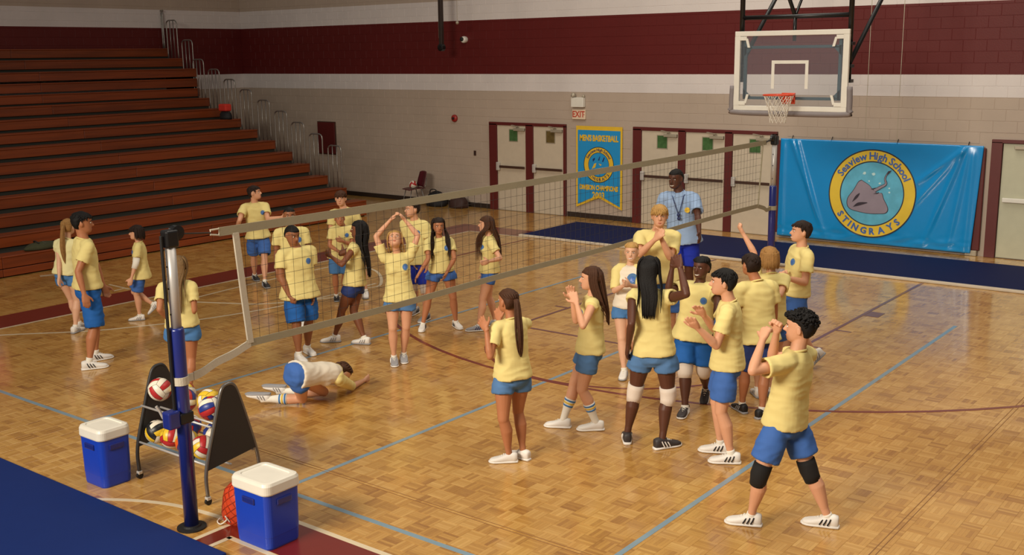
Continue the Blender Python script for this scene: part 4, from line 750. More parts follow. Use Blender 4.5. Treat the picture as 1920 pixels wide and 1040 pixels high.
 ('p27',(-3.198,7.607),1.735,'m',1.0,(-0.056,-0.024,0.897),(0.005,0.002,1.417),(0.012,0.02,1.609),(-0.991,-0.136),0,(-0.996,0.091,0.0),[((-0.012,-0.185,1.365),(-0.143,-0.452,1.351),(-0.145,-0.291,1.555),(-0.01,0.621,0.784)),((0.022,0.189,1.365),(-0.263,0.145,1.286),(-0.199,0.072,1.528),(0.246,-0.28,0.928))],[((-0.065,-0.114,0.871),(-0.156,-0.238,0.472),(-0.248,-0.163,0.078),(-0.941,-0.339),0),((-0.048,0.066,0.871),(0.102,0.089,0.463),(0.248,0.163,0.078),(-0.967,-0.256),0)],('f','f')),
 ('p28',(-16.442,7.879),1.6,'f',1.0,(0.045,0.093,0.855),(0.063,0.131,1.277),(0.095,0.135,1.451),(0.077,-0.997),0,(0.077,-0.997,0.0),[((0.216,0.143,1.229),(0.261,0.128,0.958),(0.299,0.106,0.722),(0.159,-0.091,-0.983)),((-0.09,0.12,1.229),(-0.128,0.108,0.956),(-0.128,0.057,0.722),(-0.003,-0.216,-0.976))],[((0.133,0.1,0.831),(0.036,0.069,0.443),(-0.066,0.087,0.072),(0.077,-0.997),0),((-0.043,0.087,0.831),(0.011,-0.026,0.449),(0.066,-0.087,0.072),(0.077,-0.997),0)],('r','r')),
]
# ================================================================== PEOPLE
SK = {'light':(214,158,124),'fair':(222,172,140),'tan':(178,116,80),'mid':(150,96,64),'brown':(124,74,48),'dark':(88,52,37)}
for k_, c_ in SK.items():
    M['skin_'+k_] = mat('skin_'+k_, c_, .5, spec=.35, var=.07, scale=9)
    M['lip_'+k_] = mat('lip_'+k_, (int(c_[0]*.84), int(c_[1]*.58), int(c_[2]*.58)), .4)
for k_, c_ in dict(yellow=(224,206,136), paleyellow=(230,220,164), white=(228,216,196), polo=(148,172,206), pink=(216,52,120)).items():
    M['tee_'+k_] = mat('tee_'+k_, c_, .85, spec=.2, var=.05, scale=7, bump=.12, bscale=14)
for k_, c_ in dict(blue=(64,104,174), sky=(76,124,178), royal=(34,54,178), bright=(34,96,172), navy=(42,58,112), denim=(82,120,166)).items():
    M['shorts_'+k_] = mat('shorts_'+k_, c_, .75, spec=.25, var=.06, scale=7, bump=.12, bscale=16)
for k_, c_ in dict(black=(20,17,16), dark=(38,24,17), brown=(70,42,25), auburn=(88,50,28), blond=(176,136,78), sandy=(150,110,62), dirty=(120,92,58)).items():
    M['hair_'+k_] = mat('hair_'+k_, c_, .68, spec=.25, var=.3, scale=40, bump=.4, bscale=90)
for k_, c_ in dict(white=(228,222,214), grey=(150,148,150), black=(26,24,26), darkgrey=(54,48,48), blue=(44,54,110)).items():
    M['shoe_'+k_] = mat('shoe_'+k_, c_, .55, var=.06)
M['sock'] = mat('sock_white', (232,226,212), .9); M['sockblue'] = mat('sock_blue_stripe', (62,120,182), .9); M['sockgold'] = mat('sock_gold_stripe', (226,190,70), .9)
M['padwhite'] = mat('knee_pad_white', (222,208,194), .9, bump=.15); M['padblack'] = mat('knee_pad_black', (20,18,18), .85)
M['eyewhite'] = mat('eye_white', (226,220,210), .3); M['iris'] = mat('eye_iris', (40,26,18), .2); M['teeth'] = mat('teeth', (236,228,212), .4)
TEE = dict(shirt='yellow', sleeve=.62, hem=-.10, shorts=('blue', .60), hair=('short','dark',0), skin='light', shoes=('white','grey'), sock=.10, knee=None, emblem=True)
OUT = {
 'p1': dict(hem=-.04, shorts=('bright', 1.0), hair=('short','black',0), skin='tan', shoes=('white','black'), sock=.14, label='tall dark-haired boy in white striped sneakers standing before the girl by the bleachers'),
 'p2': dict(shirt='paleyellow', sleeve=.4, shorts=('sky', .42), hair=('pony','sandy',.3), skin='fair', label='girl with light ponytail standing close behind the tall dark-haired boy'),
 'p3': dict(hem=-.30, shorts=('blue', .85), hair=('bob','dark',.1), arm='L', label='small child with dark bob and white arm sleeve lifting one foot'),
 'p4': dict(shorts=('sky', .45), hair=('long','dirty',.32), skin='tan', label='long-haired girl seen from behind directly past the net post and ball rack'),
 'p5': dict(hem=-.14, shorts=('blue', .85), hair=('short','dark',0), shoes=('black','grey'), label='boy in dark shoes strolling by the bleachers with one arm held out'),
 'p6': dict(hair=('buzz','black',0), skin='mid', shorts=('blue', .9), label='short-haired person half hidden behind the heavyset boy at the net'),
 'p7': dict(hem=-.22, shorts=('bright', .95), hair=('buzz','black',0), skin='mid', sock=.12, shoes=('white','white'), label='heavyset boy looking down beside the girl lying on the floor'),
 'p8': dict(hem=-.12, shorts=('royal', .8), hair=('shaggy','brown',0), label='brown-haired boy in front of the bleacher end behind the crossed-arm girl'),
 'p9': dict(hem=-.34, shorts=('sky', .95), hair=('buzz','dirty',0), skin='tan', shoes=('black','grey'), label='small person with forearms crossed at the chest beside the black-haired girl'),
 'p10': dict(sleeve=.22, shorts=('navy', .38), hair=('long','black',.42), skin='brown', sock=.10, emblem=False, label='girl with long black hair, navy shorts and folded arms'),
 'p11': dict(hem=-.16, shorts=('denim', .48), hair=('long','blond',.22), skin='light', shoes=('grey','white'), label='blond girl leaning her head back with both hands above her head'),
 'p12': dict(hem=-.20, shorts=('royal', .92), hair=('short','dark',0), knee='white', shoes=('grey','black'), label='boy in royal blue shorts and white knee pads behind the blond girl'),
 'p13': dict(shorts=('blue', .36), hair=('longfront','dark',.30), skin='tan', shoes=('white','black'), sock=.08, label='girl with long wavy dark hair standing with her feet wide apart'),
 'p14': dict(shorts=('blue', .42), hair=('longfront','brown',.34), shoes=('grey','blue'), sock=.06, label='brown-haired girl in profile with one hand on her waist'),
 'p15': dict(shirt='white', rag=True, sleeve=.97, shorts=('blue', .28), hair=('bunlow','brown',0), sock=.62, stripes=True, shoes=('white','grey'), emblem=False, label='girl in white and yellow shirt collapsed on hands and knees on the floor'),
 'p16': dict(shorts=('denim', .40), hair=('pony','brown',.30), skin='tan', emblem=False, sock=.03, shoes=('white','white'), label='girl with brown ponytail seen from behind, clapping near the centre line'),
 'p17': dict(sleeve=.10, shorts=('denim', .52), hair=('long','brown',.26), skin='light', sock=.60, stripes=True, shoes=('white','white'), label='girl in sleeveless yellow shirt and striped knee socks clapping'),
 'p18': dict(shirt='white', rag=True, sleeve=.92, shorts=('sky', .42), hair=('tied','blond',0), skin='fair', smile=True, label='smiling blond girl clapping in a white shirt with yellow sleeves'),
 'p19': dict(sleeve=.72, shorts=('blue', .9), hair=('shaggy','blond',0), skin='light', emblem=False, label='tall broad blond boy with hands clasped at his chest'),
 'p20': dict(shirt='polo', polo=True, sleeve=.8, hem=-.2, shorts=('royal', .85), hair=('buzz','black',0), skin='dark', emblem=False, whistle=True, smile=True, shoes=('white','black'), sock=.1, label='coach in light blue polo shirt with whistle on a lanyard'),
 'p21': dict(sleeve=.20, shorts=('denim', .42), hair=('long','black',.20), skin='dark', knee='white', shoes=('darkgrey','white'), sock=.0, emblem=False, label='tall girl with black hair and white knee pads raising a hand for a high five'),
 'p22': dict(hem=-.18, sleeve=.66, shorts=('bright', .86), hair=('tied','black',0), skin='dark', knee='white', smile=True, shoes=('darkgrey','white'), sock=.06, label='heavyset smiling person in white knee pads giving the high five'),
 'p23': dict(hem=-.12, shorts=('blue', .74), hair=('short','black',0), skin='light', shoes=('white','black'), sock=.12, label='black-haired young man with hands apart clapping in profile'),
 'p24': dict(hem=-.20, shorts=('navy', .95), hair=('short','dark',0), skin='tan', shoes=('black','grey'), emblem=False, label='dark-haired boy seen from behind with arms at his sides in black sneakers'),
 'p25': dict(shorts=('blue', .5), hair=('bob','sandy',.1), skin='light', emblem=False, label='sandy-haired girl seen from behind raising a fist'),
 'p26': dict(shorts=('blue', .75), hair=('short','dark',0), skin='light', smile=True, label='smiling young man with hands clasped before the wide blue banner'),
 'p27': dict(hem=-.12, shorts=('blue', .72), hair=('curly','black',0), skin='light', knee='black', sock=.08, shoes=('white','black'), emblem=False, label='curly-haired boy in black knee pads striding with both fists raised'),
 'p28': dict(shirt='pink', shorts=('blue', .5), hair=('long','brown',.2), emblem=False, label='person in pink top standing by the lowest bleacher row'),
}
UPV = Vector((0,0,1))
def frame(fwd, up):
    up = up.normalized(); f = (fwd-up*fwd.dot(up)).normalized(); return f.cross(up), f, up
def ering(c, r, f, w, d, n=24, e=2.4, df=None):
    out = []
    for k in range(n):
        a = 2*math.pi*k/n; ca, sa = math.cos(a), math.sin(a)
        x = math.copysign(abs(ca)**(2/e), ca)*w; y = math.copysign(abs(sa)**(2/e), sa)*(d if (sa < 0 or df is None) else df)
        out.append(c+r*x+f*y)
    return out
def recess(rings, wall=.014, depth=.06):
    a = sum(rings[-1], Vector())/len(rings[-1]); b = sum(rings[-2], Vector())/len(rings[-2]); ax = (a-b).normalized()
    rad = sum((p-a).length for p in rings[-1])/len(rings[-1]); k = max(.3, 1-wall/rad)
    return rings+[[a+(p-a)*k for p in rings[-1]], [a+(p-a)*k*.98-ax*depth for p in rings[-1]]]
def tube_rings(path, radii, n=16, flat=None):
    rings = []; prev = None
    for i, p in enumerate(path):
        t = (path[min(i+1, len(path)-1)]-path[max(0, i-1)]).normalized()
        a = prev if prev is not None else (Vector((0,0,1)) if abs(t.z) < .8 else Vector((0,1,0)))
        a = (a-t*a.dot(t)).normalized(); b = t.cross(a); prev = a
        rings.append([p+(a*math.cos(2*math.pi*k/n)+b*math.sin(2*math.pi*k/n))*radii[i] for k in range(n)])
    return rings
def ball_at(mb, c, r, n=14): mb.sphere(tuple(c), r, n, 9)
def limb(mb, A, B, rs, n=16):
    # rs: list of (t, radius)
    mb.loft(tube_rings([A+(B-A)*t for t, _ in rs], [r for _, r in rs], n))
HEAD = [(0,.12,.34,-.02),(.05,.20,.41,-.08),(.12,.245,.435,-.18),(.2,.28,.435,-.30),(.3,.305,.425,-.38),(.4,.325,.415,-.43),(.5,.335,.395,-.46),(.58,.34,.425,-.47),(.68,.34,.43,-.475),(.8,.315,.385,-.44),(.9,.25,.28,-.36),(.97,.155,.15,-.24),(1.0,.06,.04,-.12)]
def hring(hc, fr, hs, z, w, yf, yb, n=24, e=2.2):
    r, f, u = fr; c = hc+u*(z-.5)*hs+f*((yf+yb)/2)*hs
    return ering(c, r, f, w*hs, (yf-yb)/2*hs, n, e)
def hp_(hc, fr, hs, x, y, z): return hc+fr[0]*x*hs+fr[1]*y*hs+fr[2]*(z-.5)*hs
def hand(mb, W, d, n, lat, H, kind):
    # d: pointing direction, n: palm normal, lat: thumb side
    pl = .052*H; pw = .024*H; th = .0115*H
    mb.loft([ering(W+d*t*pl, lat, n, w_, t_, 12, 2.6) for t, w_, t_ in ((-.25,.0135*H,.0125*H),(.0,.0155*H,.0125*H),(.35,pw*.92,th*1.1),(.8,pw,th),(1.05,pw*.95,th*.8))])
    curl = {'r':.38,'f':1.55,'c':.10,'o':.05}[kind]; fr_ = .0062*H
    for i, L_ in enumerate((.040,.045,.042,.034)):
        off = (1.5-i)*.0125*H; base = W+d*pl*(1.0-.06*abs(i-1))+lat*off; ang = curl*.5; p = base; pts = [base-d*.012*H, base]
        spread = (1.5-i)*(.09 if kind in 'oc' else .03)
        for sgm, fr2 in ((.45, 1), (.32, 1.0), (.23, .9)):
            dd = (d*math.cos(ang)+n*math.sin(ang)+lat*spread).normalized(); p = p+dd*L_*H*sgm; pts.append(p); ang += curl*fr2
        mb.loft(tube_rings(pts, [fr_*1.1, fr_*1.1, fr_, fr_*.95, fr_*.7], 8))
    tb = W+d*pl*.35+lat*pw*.75; t1 = tb+(d*.62+lat*.72+n*.25).normalized()*.026*H; dirn = (d*.9+lat*.35+n*.2) if kind != 'f' else (d*.25-lat*.8+n*.9)
    t2 = t1+dirn.normalized()*.026*H
    mb.loft(tube_rings([W+d*pl*.2+lat*pw*.3, tb, t1, t2], [.010*H, .0095*H, .0075*H, .0055*H], 8))
PENDING = []
def remeshed(name, mb, voxel, m, parent, wrinkle=0, smooth_it=4, seed=0.0, after=None):
    o = link(name, mb.mesh(name, False), m, parent, True)
    md = o.modifiers.new('r', 'REMESH'); md.mode = 'VOXEL'; md.voxel_size = voxel; md.use_smooth_shade = True
    if smooth_it:
        sm = o.modifiers.new('s', 'SMOOTH'); sm.factor = .5; sm.iterations = smooth_it
    PENDING.append((o, wrinkle, seed, after)); return o
def lock(mb, pts, r0, n=5):
    P = crv(pts, 4); L_ = len(P)
    mb.loft(tube_rings(P, [r0*(1-.85*(i/(L_-1))**2.2) for i in range(L_)], n))
def make_hair(root, style, colr, length, hc, fr, hs, N, fd, H, seed):
    rnd = random.Random(seed); mb = MB(); r, f, u = fr
    th = {'buzz':.018,'short':.045,'bob':.08,'long':.06,'longfront':.06,'pony':.04,'tied':.03,'shaggy':.06,'curly':.085,'bunlow':.05}[style]
    low = {'bob':.12,'long':.15,'longfront':.15,'shaggy':.22}.get(style, .22 if style != 'buzz' else .30)
    bangs = style in ('bob','shaggy')
    rows = []
    for z in (low, .36, .44, .52, .60, .66, .72, .78, .86, .93, .99, 1.02):
        w_, yf_, yb_ = [np.interp(z, [h[0] for h in HEAD], [h[i] for h in HEAD]) for i in (1, 2, 3)]
        t = th*(1 if z < .95 else .9)
        if style in ('bob','long','longfront'): yf = np.interp(z, [.1,.5,.6,.68,.76], [-.02,.0,.10,.26,yf_+t*.45])
        else: yf = np.interp(z, [.2,.42,.52,.60,.66,.72,.77], [-.14,-.08,.0,.07,.18,.31,yf_+t*.40])
        if bangs: yf = np.interp(z, [.1,.44,.50,.58,.62], [-.02,.02,.14,.32,yf_+t*.5])
        if z > .77: yf = yf_+t*.6
        ww = w_+t*.8 if z > .40 else w_+t*.5
        if z >= 1.0: ww = .03+t*.2; yf = .02+t*.2; yb_ = -.10+t*.8
        rg = hring(hc, fr, hs, z+(.0 if z < .9 else t*.75), ww, yf, yb_-t, 28, 2.15)
        c = sum(rg, Vector())/28
        amp = {'curly':.05,'shaggy':.05,'short':.03}.get(style, .015)
        rows.append([p+(p-c).normalized()*hs*amp*noise.noise(p*38+Vector((seed,0,0))) for p in rg])
    mb.loft(rows)
    scalp = lambda a, z: (lambda w_, yf_, yb_: hp_(hc, fr, hs, (w_+th*.9)*math.cos(a), (yf_+yb_)/2+((yf_-yb_)/2+th*.9)*math.sin(a), z))(*[np.interp(z, [h[0] for h in HEAD], [h[i] for h in HEAD]) for i in (1, 2, 3)])
    top = hp_(hc, fr, hs, 0, -.08, 1.0+th*.8)
    if style in ('short','shaggy','bob','curly'):
        nL = {'short':130,'shaggy':130,'bob':120,'curly':230}[style]
        for k in range(nL):
            a = rnd.uniform(0, 2*math.pi); z0 = rnd.uniform(.72, .99); front = math.sin(a) > .35
            if front and style == 'short' and rnd.random() < .5: continue
            zend = z0-rnd.uniform(.12, .30)
            if front: zend = max(zend, .70 if not bangs else .52); z0 = max(z0, zend+.12)
            p0 = scalp(a, z0); p2 = scalp(a+rnd.uniform(-.25,.25), zend); mid = (p0+p2)/2; out = (mid-hc).normalized()
            if style == 'curly':
                if k < 70: mid = scalp(a, rnd.uniform(.86, .995)); mid = top+(mid-top)*rnd.uniform(.15, 1)
                elif math.sin(a) > -.25: mid = scalp(a, rnd.uniform(.80, .93))
                out = (mid-hc).normalized()
                p1 = mid+out*hs*rnd.uniform(.03,.10); c = mid+out*hs*.03; rad = hs*.05
                lock(mb, [c+Vector((math.cos(q)*rad, math.sin(q)*rad, (q-3)*rad*.25)) for q in [rnd.uniform(0,6)+s_*1.3 for s_ in range(5)]], hs*.035, 5)
            else:
                lock(mb, [p0-out*hs*.02, mid+out*hs*rnd.uniform(.0,.03), p2+out*hs*rnd.uniform(-.02,.05)], hs*rnd.uniform(.028,.045))
    if style == 'bob':
        for k in range(80):
            a = rnd.uniform(math.pi*.93, math.pi*2.07); p0 = scalp(a, .80); p1 = scalp(a, .5); o1 = (p1-hc); o1.z = 0; o1.normalize()
            p2 = p1+o1*hs*.05-u*hs*.30; p3 = p1+o1*hs*rnd.uniform(-.03,.05)-u*hs*rnd.uniform(.42,.56)
            lock(mb, [p0, p1+o1*hs*.03, p2, p3], hs*rnd.uniform(.04,.06), 6)
    def curtain(A, pts, wid, nl, rr, lat):
        for k in range(nl):
            t = (k+.5)/nl*2-1+rnd.uniform(-.06,.06); j = rnd.uniform(.8, 1.05); dz = rnd.uniform(-.01,.012)
            P = []
            for i, p in enumerate(pts):
                s_ = i/(len(pts)-1); P.append(p+lat*t*wid*(1-.25*s_*s_)*(.55 if i == 0 else .92 if i == 1 else 1)+f*(dz-(.03*t*t*hs*4 if i < 2 else 0))*0+fd*(-.012+dz+.05*t*t*hs*3*(1-s_))+UPV*(-length*.10*(1-j) if i == len(pts)-1 else 0)*3)
            P[-1] = P[-2]+(P[-1]-P[-2])*j
            lock(mb, P, rr*rnd.uniform(.8,1.2), 6)
    rt = r.copy(); rt.z = 0; rt.normalize()
    back = -fd
    if style in ('long','longfront'):
        A = hp_(hc, fr, hs, 0, -.40, .75); B = hp_(hc, fr, hs, 0, -.50, .25)
        D1 = N+back*.075*H-UPV*.01*H; D2 = N+back*.088*H-UPV*length*.55; D3 = N+back*.09*H-UPV*length
        wd = .32*hs
        A0 = hp_(hc, fr, hs, 0, -.24, .95); P_ = crv([A0, A, B, D1, D2, D3-UPV*-.03], 4); mb.loft([ering(p_, rt, fd, wd*(1-.22*(i_/(len(P_)-1))**2)*min(1, .5+.13*i_), hs*.15*(1-.6*i_/(len(P_)-1))*min(1, .4+.15*i_), 20, 2.2) for i_, p_ in enumerate(P_)])
        curtain(A, [A0, A, B, D1, D2, D3], wd, 34, hs*.045, rt); curtain(A, [A+fd*.015, B+fd*.02, D1+fd*.015, D2+fd*.012, D3+fd*.012+UPV*.05], wd*1.0, 24, hs*.05, rt)
        for s_ in (-1, 1):
            for k in range(12):
                y0 = -.25+.03*k; a = hp_(hc, fr, hs, s_*.37, y0, .80); b = hp_(hc, fr, hs, s_*.42, y0-.02, .35)
                if style == 'longfront':
                    e = N+rt*s_*(.050+.003*k)*H+fd*(.050+.004*k)*H; g = e-UPV*length*rnd.uniform(.7,1)+fd*.012
                else:
                    e = N+rt*s_*.058*H+back*(.055-.004*k)*H+UPV*.015; g = N+rt*s_*.06*H+back*.085*H-UPV*length*rnd.uniform(.3,.8)
                lock(mb, [hp_(hc, fr, hs, s_*.22, y0*.8, .985), a, b, e, g], hs*rnd.uniform(.035,.055), 6)
    if style == 'pony':
        A = hp_(hc, fr, hs, 0, -.48, .60); rtv = rt
        for k in range(9):
            a = (k-4)*.35; lock(mb, [scalp(math.pi*1.5+a*1.0, .85), scalp(math.pi*1.5+a*.6, .70), A], hs*.06)
        for k in range(16):
            j = Vector((rnd.uniform(-1,1), rnd.uniform(-1,1), 0))*hs*.10; ln = length*rnd.uniform(.8, 1.05)
            B = A+back*hs*.16-UPV*hs*.10; Cc = N+back*.085*H-UPV*length*.25
            lock(mb, [A+j*.3, B+j*.7, Cc+j*1.2+rt*.01, Cc-UPV*ln*.55+j*.9+rt*.02, Cc-UPV*ln*.8+j*.3+rt*.03], hs*.06, 6)
    if style in ('tied','bunlow'):
        A = hp_(hc, fr, hs, 0, -.52, .55); mb.sphere(tuple(A), hs*.16, 12, 8)
        for k in range(14):
            a = math.pi*1.5+(k-6.5)*.3; lock(mb, [scalp(a, .95), scalp(a, .78), A], hs*.055)
    o = mb.build('hair', M['hair_'+colr], root, True, fix=False); return o
def make_shoe(root, ank, fwd, up, H, main, acc):
    r, f, u = frame(fwd, up); b = ank-u*.045*H
    def sr(y, w_, z0, z1, n=14, shift=0): return ering(b+f*y*H+u*(z0+z1)/2*H+r*shift*H, r, u, w_*H, (z1-z0)/2*H, n, 2.8)
    up_ = MB().loft([sr(-.046,.010,.010,.050),sr(-.042,.019,.008,.058),(sr(-.025,.0225,.006,.062)),sr(0,.0235,.006,.060),sr(.018,.0245,.006,.054),sr(.038,.026,.006,.044),sr(.062,.0285,.006,.036),sr(.084,.0285,.006,.031),sr(.102,.023,.006,.026),sr(.112,.010,.008,.020)]).build('shoe', M['shoe_'+main], root, True)
    MB().loft([sr(-.050,.012,.0,.014),sr(-.045,.021,.0,.015),sr(-.01,.0245,.0,.015),sr(.03,.0265,.0,.014),sr(.066,.031,.0,.014),sr(.09,.030,.0,.014),sr(.108,.022,.001,.014),sr(.118,.009,.004,.013)]).build('sole', M['shoe_white'] if acc != 'grey' else M['shoe_grey'], up_, True)
    for k, y in enumerate((.028,.040,.052)):
        z = .052-.0075*k; MB().tube([b+f*y*H+u*(z-.008)*H-r*.014*H, b+f*(y+.003)*H+u*(z+.001)*H, b+f*y*H+u*(z-.008)*H+r*.014*H], .0028*H, 5).build('lace', M['sock'], up_)
    if acc != main:
        for s_ in (-1, 1):
            for k in range(3):
                y = -.010+.017*k; MB().tube([b+f*(y+.010)*H+u*.016*H+r*s_*.0268*H, b+f*(y+.002)*H+u*.030*H+r*s_*.0262*H, b+f*(y-.004)*H+u*(.046-.003*k)*H+r*s_*.0215*H], .0032*H, 5).build('side_stripe', M['shoe_'+acc], up_)
def make_person(row, idx):
    pid, base, H, sex, bulk, P, N, hc, hf, hpitch, fd, arms, legs, fing = row
    o_ = dict(TEE); o_.update(OUT[pid]); near = Vector((base[0], base[1], 0)).length < 10.6
    root = empty('person', (base[0], base[1], 0)); tag(root, o_['label'], 'person')
    P, N, hc, fd = Vector(P), Vector(N), Vector(hc), Vector(fd); V3 = lambda t: Vector(t)
    arms = [[V3(q) for q in a] for a in arms]; legs = [[V3(l[0]), V3(l[1]), V3(l[2]), Vector((*l[3], 0)), l[4]] for l in legs]
    tr, tf, tu = frame(fd, N-P); TL = (N-P).length
    hfv = Vector((hf[0], hf[1], 0)).normalized(); pr_ = math.radians(hpitch)
    hfwd = hfv*math.cos(pr_)+UPV*math.sin(pr_); hup = UPV*math.cos(pr_)-hfv*math.sin(pr_)
    hfr = frame(hfwd, hup); hs = .134*H if H > 1.5 else .134*H*1.06
    skin = M['skin_'+o_['skin']]; fem = sex == 'f'
    at = lambda t, f_=0, r_=0: P+tu*t*TL+tf*f_*H+tr*r_*H
    # ---- body: one continuous skin surface
    mb = MB()
    prof = [(-.22,.054,.044),(-.08,.078,.058),(.08,.078,.056),(.34,.074 if fem else .082,.054),(.6,.080 if fem else .092,.060),(.82,.082 if fem else .094,.056),(.96,.05,.044),(1.02,.032,.034)]
    mb.loft([ering(at(t), tr, tf, w_*H*bulk, d_*H*bulk) for t, w_, d_ in prof])
    nr = (.0275 if fem else .032)*H*(1+.3*(bulk-1)); hb = hp_(hc, hfr, hs, 0, -.08, .28)
    mb.loft(tube_rings([at(.9), at(1.02), (N+hb)/2, hb], [nr*1.3, nr*1.12, nr, nr*1.02], 16))
    for i, (S_, E_, W_, hd_) in enumerate(arms):
        ab = 1+.45*(bulk-1); k = (.92 if fem else 1.0)*ab*H
        limb(mb, at(.89), S_, [(0,.026*k),(.6,.026*k),(1.0,.027*k)]); ball_at(mb, S_, .029*k)
        limb(mb, S_, E_, [(0,.029*k),(.3,.028*k),(.6,.0265*k),(1,.022*k)]); ball_at(mb, E_, .0218*k)
        limb(mb, E_, W_, [(0,.0215*k),(.22,.0238*k),(.55,.020*k),(.9,.0152*k),(1.04,.0148*k)])
        other = arms[1-i][2]; kind = fing[i]; sgn = -1 if i == 0 else 1
        if kind == 'c': n_ = (other-W_)
        elif kind == 'o': n_ = tf.copy()
        else: n_ = -tr*sgn
        n_ = n_-hd_*n_.dot(hd_)
        if n_.length < .05: n_ = tf-hd_*tf.dot(hd_)
        n_.normalize(); lat = hd_.cross(n_).normalized()
        ref = {'c': UPV+tf*.4, 'o': -tr*sgn}.get(kind, tf+UPV*.5)
        if lat.dot(ref) < 0: lat = -lat
        hand(mb, W_, hd_.normalized(), n_, lat, H*1.02, kind)
    for i, (h_, k_, a_, td, lf) in enumerate(legs):
        g = (1.04 if fem else 1.0)*(1+.7*(bulk-1))*H
        limb(mb, h_, k_, [(-.05,.034*g),(.08,.043*g),(.25,.052*g),(.45,.048*g),(.8,.036*g),(1,.0315*g)]); ball_at(mb, k_, .0318*g)
        g2 = (1+.5*(bulk-1))*H; cf = (a_-k_).normalized(); bk = -td*(0 if lf == 'flat' else 1)
        pts = [k_+(a_-k_)*t+bk*s_*H for t, s_ in ((0,0),(.15,.004),(.32,.008),(.55,.004),(.8,0),(1.0,0),(1.06,0))]
        mb.loft(tube_rings(pts, [.030*g2, .0325*g2, .0355*g2, .0285*g2, .0195*g2, .0185*g2, .019*g2], 16))
    mb.loft([hring(hc, hfr, hs, *h) for h in HEAD])
    q = lambda x, y, z: hp_(hc, hfr, hs, x, y, z)
    mb.loft([ering(q(0, y, z), hfr[0], hfr[1], w_*hs, d_*hs, 10, 2) for z, y, w_, d_ in ((.60,.40,.030,.03),(.52,.43,.035,.045),(.44,.47,.045,.065),(.38,.50,.062,.075),(.345,.47,.066,.07),(.32,.42,.05,.03))])
    for s_ in (-1, 1): mb.loft([ering(q(s_*x, -.06, .44), hfr[1], hfr[2], .085*hs*k, .135*hs*k, 12, 2) for x, k in ((.30,.6),(.345,.8),(.37,1.0),(.40,.95),(.405,.5))])
    vox = .0068 if near else .0112
    body = remeshed('body', mb, vox, skin, root, 0, 1)
    # ---- face
    for s_ in (-1, 1):
        e = q(s_*.145, .365, .515); em = MB().loft([ering(e+hfr[1]*y*hs, hfr[0], hfr[2], .062*hs*k, .030*hs*k, 12, 2) for y, k in ((-.03,.9),(.008,1),(.024,.75),(.030,.3))]).build('eye', M['eyewhite'], root, True)
        MB().loft([ering(e+hfr[1]*y*hs+hfr[2]*.002*hs, hfr[0], hfr[2], .029*hs*k, .029*hs*k, 10, 2) for y, k in ((.0,1),(.029,1),(.036,.5))]).build('iris', M['iris'], em, True)
        MB().tube([q(s_*.06,.428,.585), q(s_*.15,.400,.605), q(s_*.235,.325,.585)], [.013*hs,.015*hs,.008*hs], 6).build('eyebrow', M['hair_'+(o_['hair'][1] if o_['hair'][1] not in ('blond','sandy') else 'dirty')], root)
    lp = M['lip_'+o_['skin']]
    sm_ = o_.get('smile'); wl_ = .125 if sm_ else .10
    if sm_: MB().tube([q(-wl_,.395,.215), q(-.06,.432,.193), q(0,.445,.188), q(.06,.432,.193), q(wl_,.395,.215)], [.012*hs,.024*hs,.027*hs,.024*hs,.012*hs], 8).build('teeth', M['teeth'], root, True)
    MB().tube([q(-wl_,.40,.215 if sm_ else .195), q(-.05,.437,.222 if sm_ else .205), q(0,.446,.216 if sm_ else .202), q(.05,.437,.222 if sm_ else .205), q(wl_,.40,.215 if sm_ else .195)], [.008*hs,.016*hs,.015*hs,.016*hs,.008*hs], 8).build('lip', lp, root, True)
    MB().tube([q(-wl_*.8,.40,.195 if sm_ else .185), q(0,.445,.160 if sm_ else .176), q(wl_*.8,.40,.195 if sm_ else .185)], [.009*hs,.019*hs,.009*hs], 8).build('lip', lp, root, True)
    # ---- shirt
    mb = MB(); hem = o_['hem']; es = .010*H
    sp = [(hem,.108,.089),(hem+.06,.107,.088),(.08,.101,.081),(.34,.088 if fem else .095,.068),(.6,.088 if fem else .099,.069),(.82,.088 if fem else .100,.063),(.93,.070,.053),(1.0,.046,.046)]
    if hem < -.13: sp[0] = (hem, .124, .102); sp[1] = (hem+.06, .121, .099)
    flare = 1.0
    rings = [ering(at(t), tr, tf, w_*H*bulk*.985+es*.6, d_*H*bulk+es*.3, 28) for t, w_, d_ in sp]
    mb.loft(recess(rings[::-1])[::-1] if False else recess(rings[::-1], .026, .045))
    mb.loft(tube_rings([at(.93), at(1.03)], [nr*1.75, nr*1.38], 18))
    if fem:
        for s_ in (-1, 1): mb.sphere(tuple(at(.60, .040, s_*.040)), .042*H*(1+.3*(bulk-1)), 14, 9)
    sl = o_['sleeve']; sleeves = []
    rag = o_.get('rag')
    for i, (S_, E_, W_, hd_) in enumerate(arms):
        k = (.92 if fem else 1.0)*(1+.5*(bulk-1))*H; inn = at(.90, 0, (-1 if i == 0 else 1)*.025)
        tgt = mb if not rag else MB(); pu = 1.0 if not rag else 1.18
        cuff = .045 if not rag else .036
        if sl <= .3: rg = tube_rings([inn, S_+(inn-S_)*.15, S_+(E_-S_)*sl], [.043*k, .047*k, .043*k], 18)
        else: rg = tube_rings([inn, S_+(inn-S_)*.25, S_+(E_-S_)*.10, S_+(E_-S_)*sl*.55, S_+(E_-S_)*sl], [.042*k*pu, .0415*k*pu, .0405*k*pu, .0415*k, cuff*k], 18)
        tgt.loft(recess(rg, .017, .035)); ball_at(tgt, S_-UPV*.003*H, .037*k)
        if rag: sleeves.append(tgt)
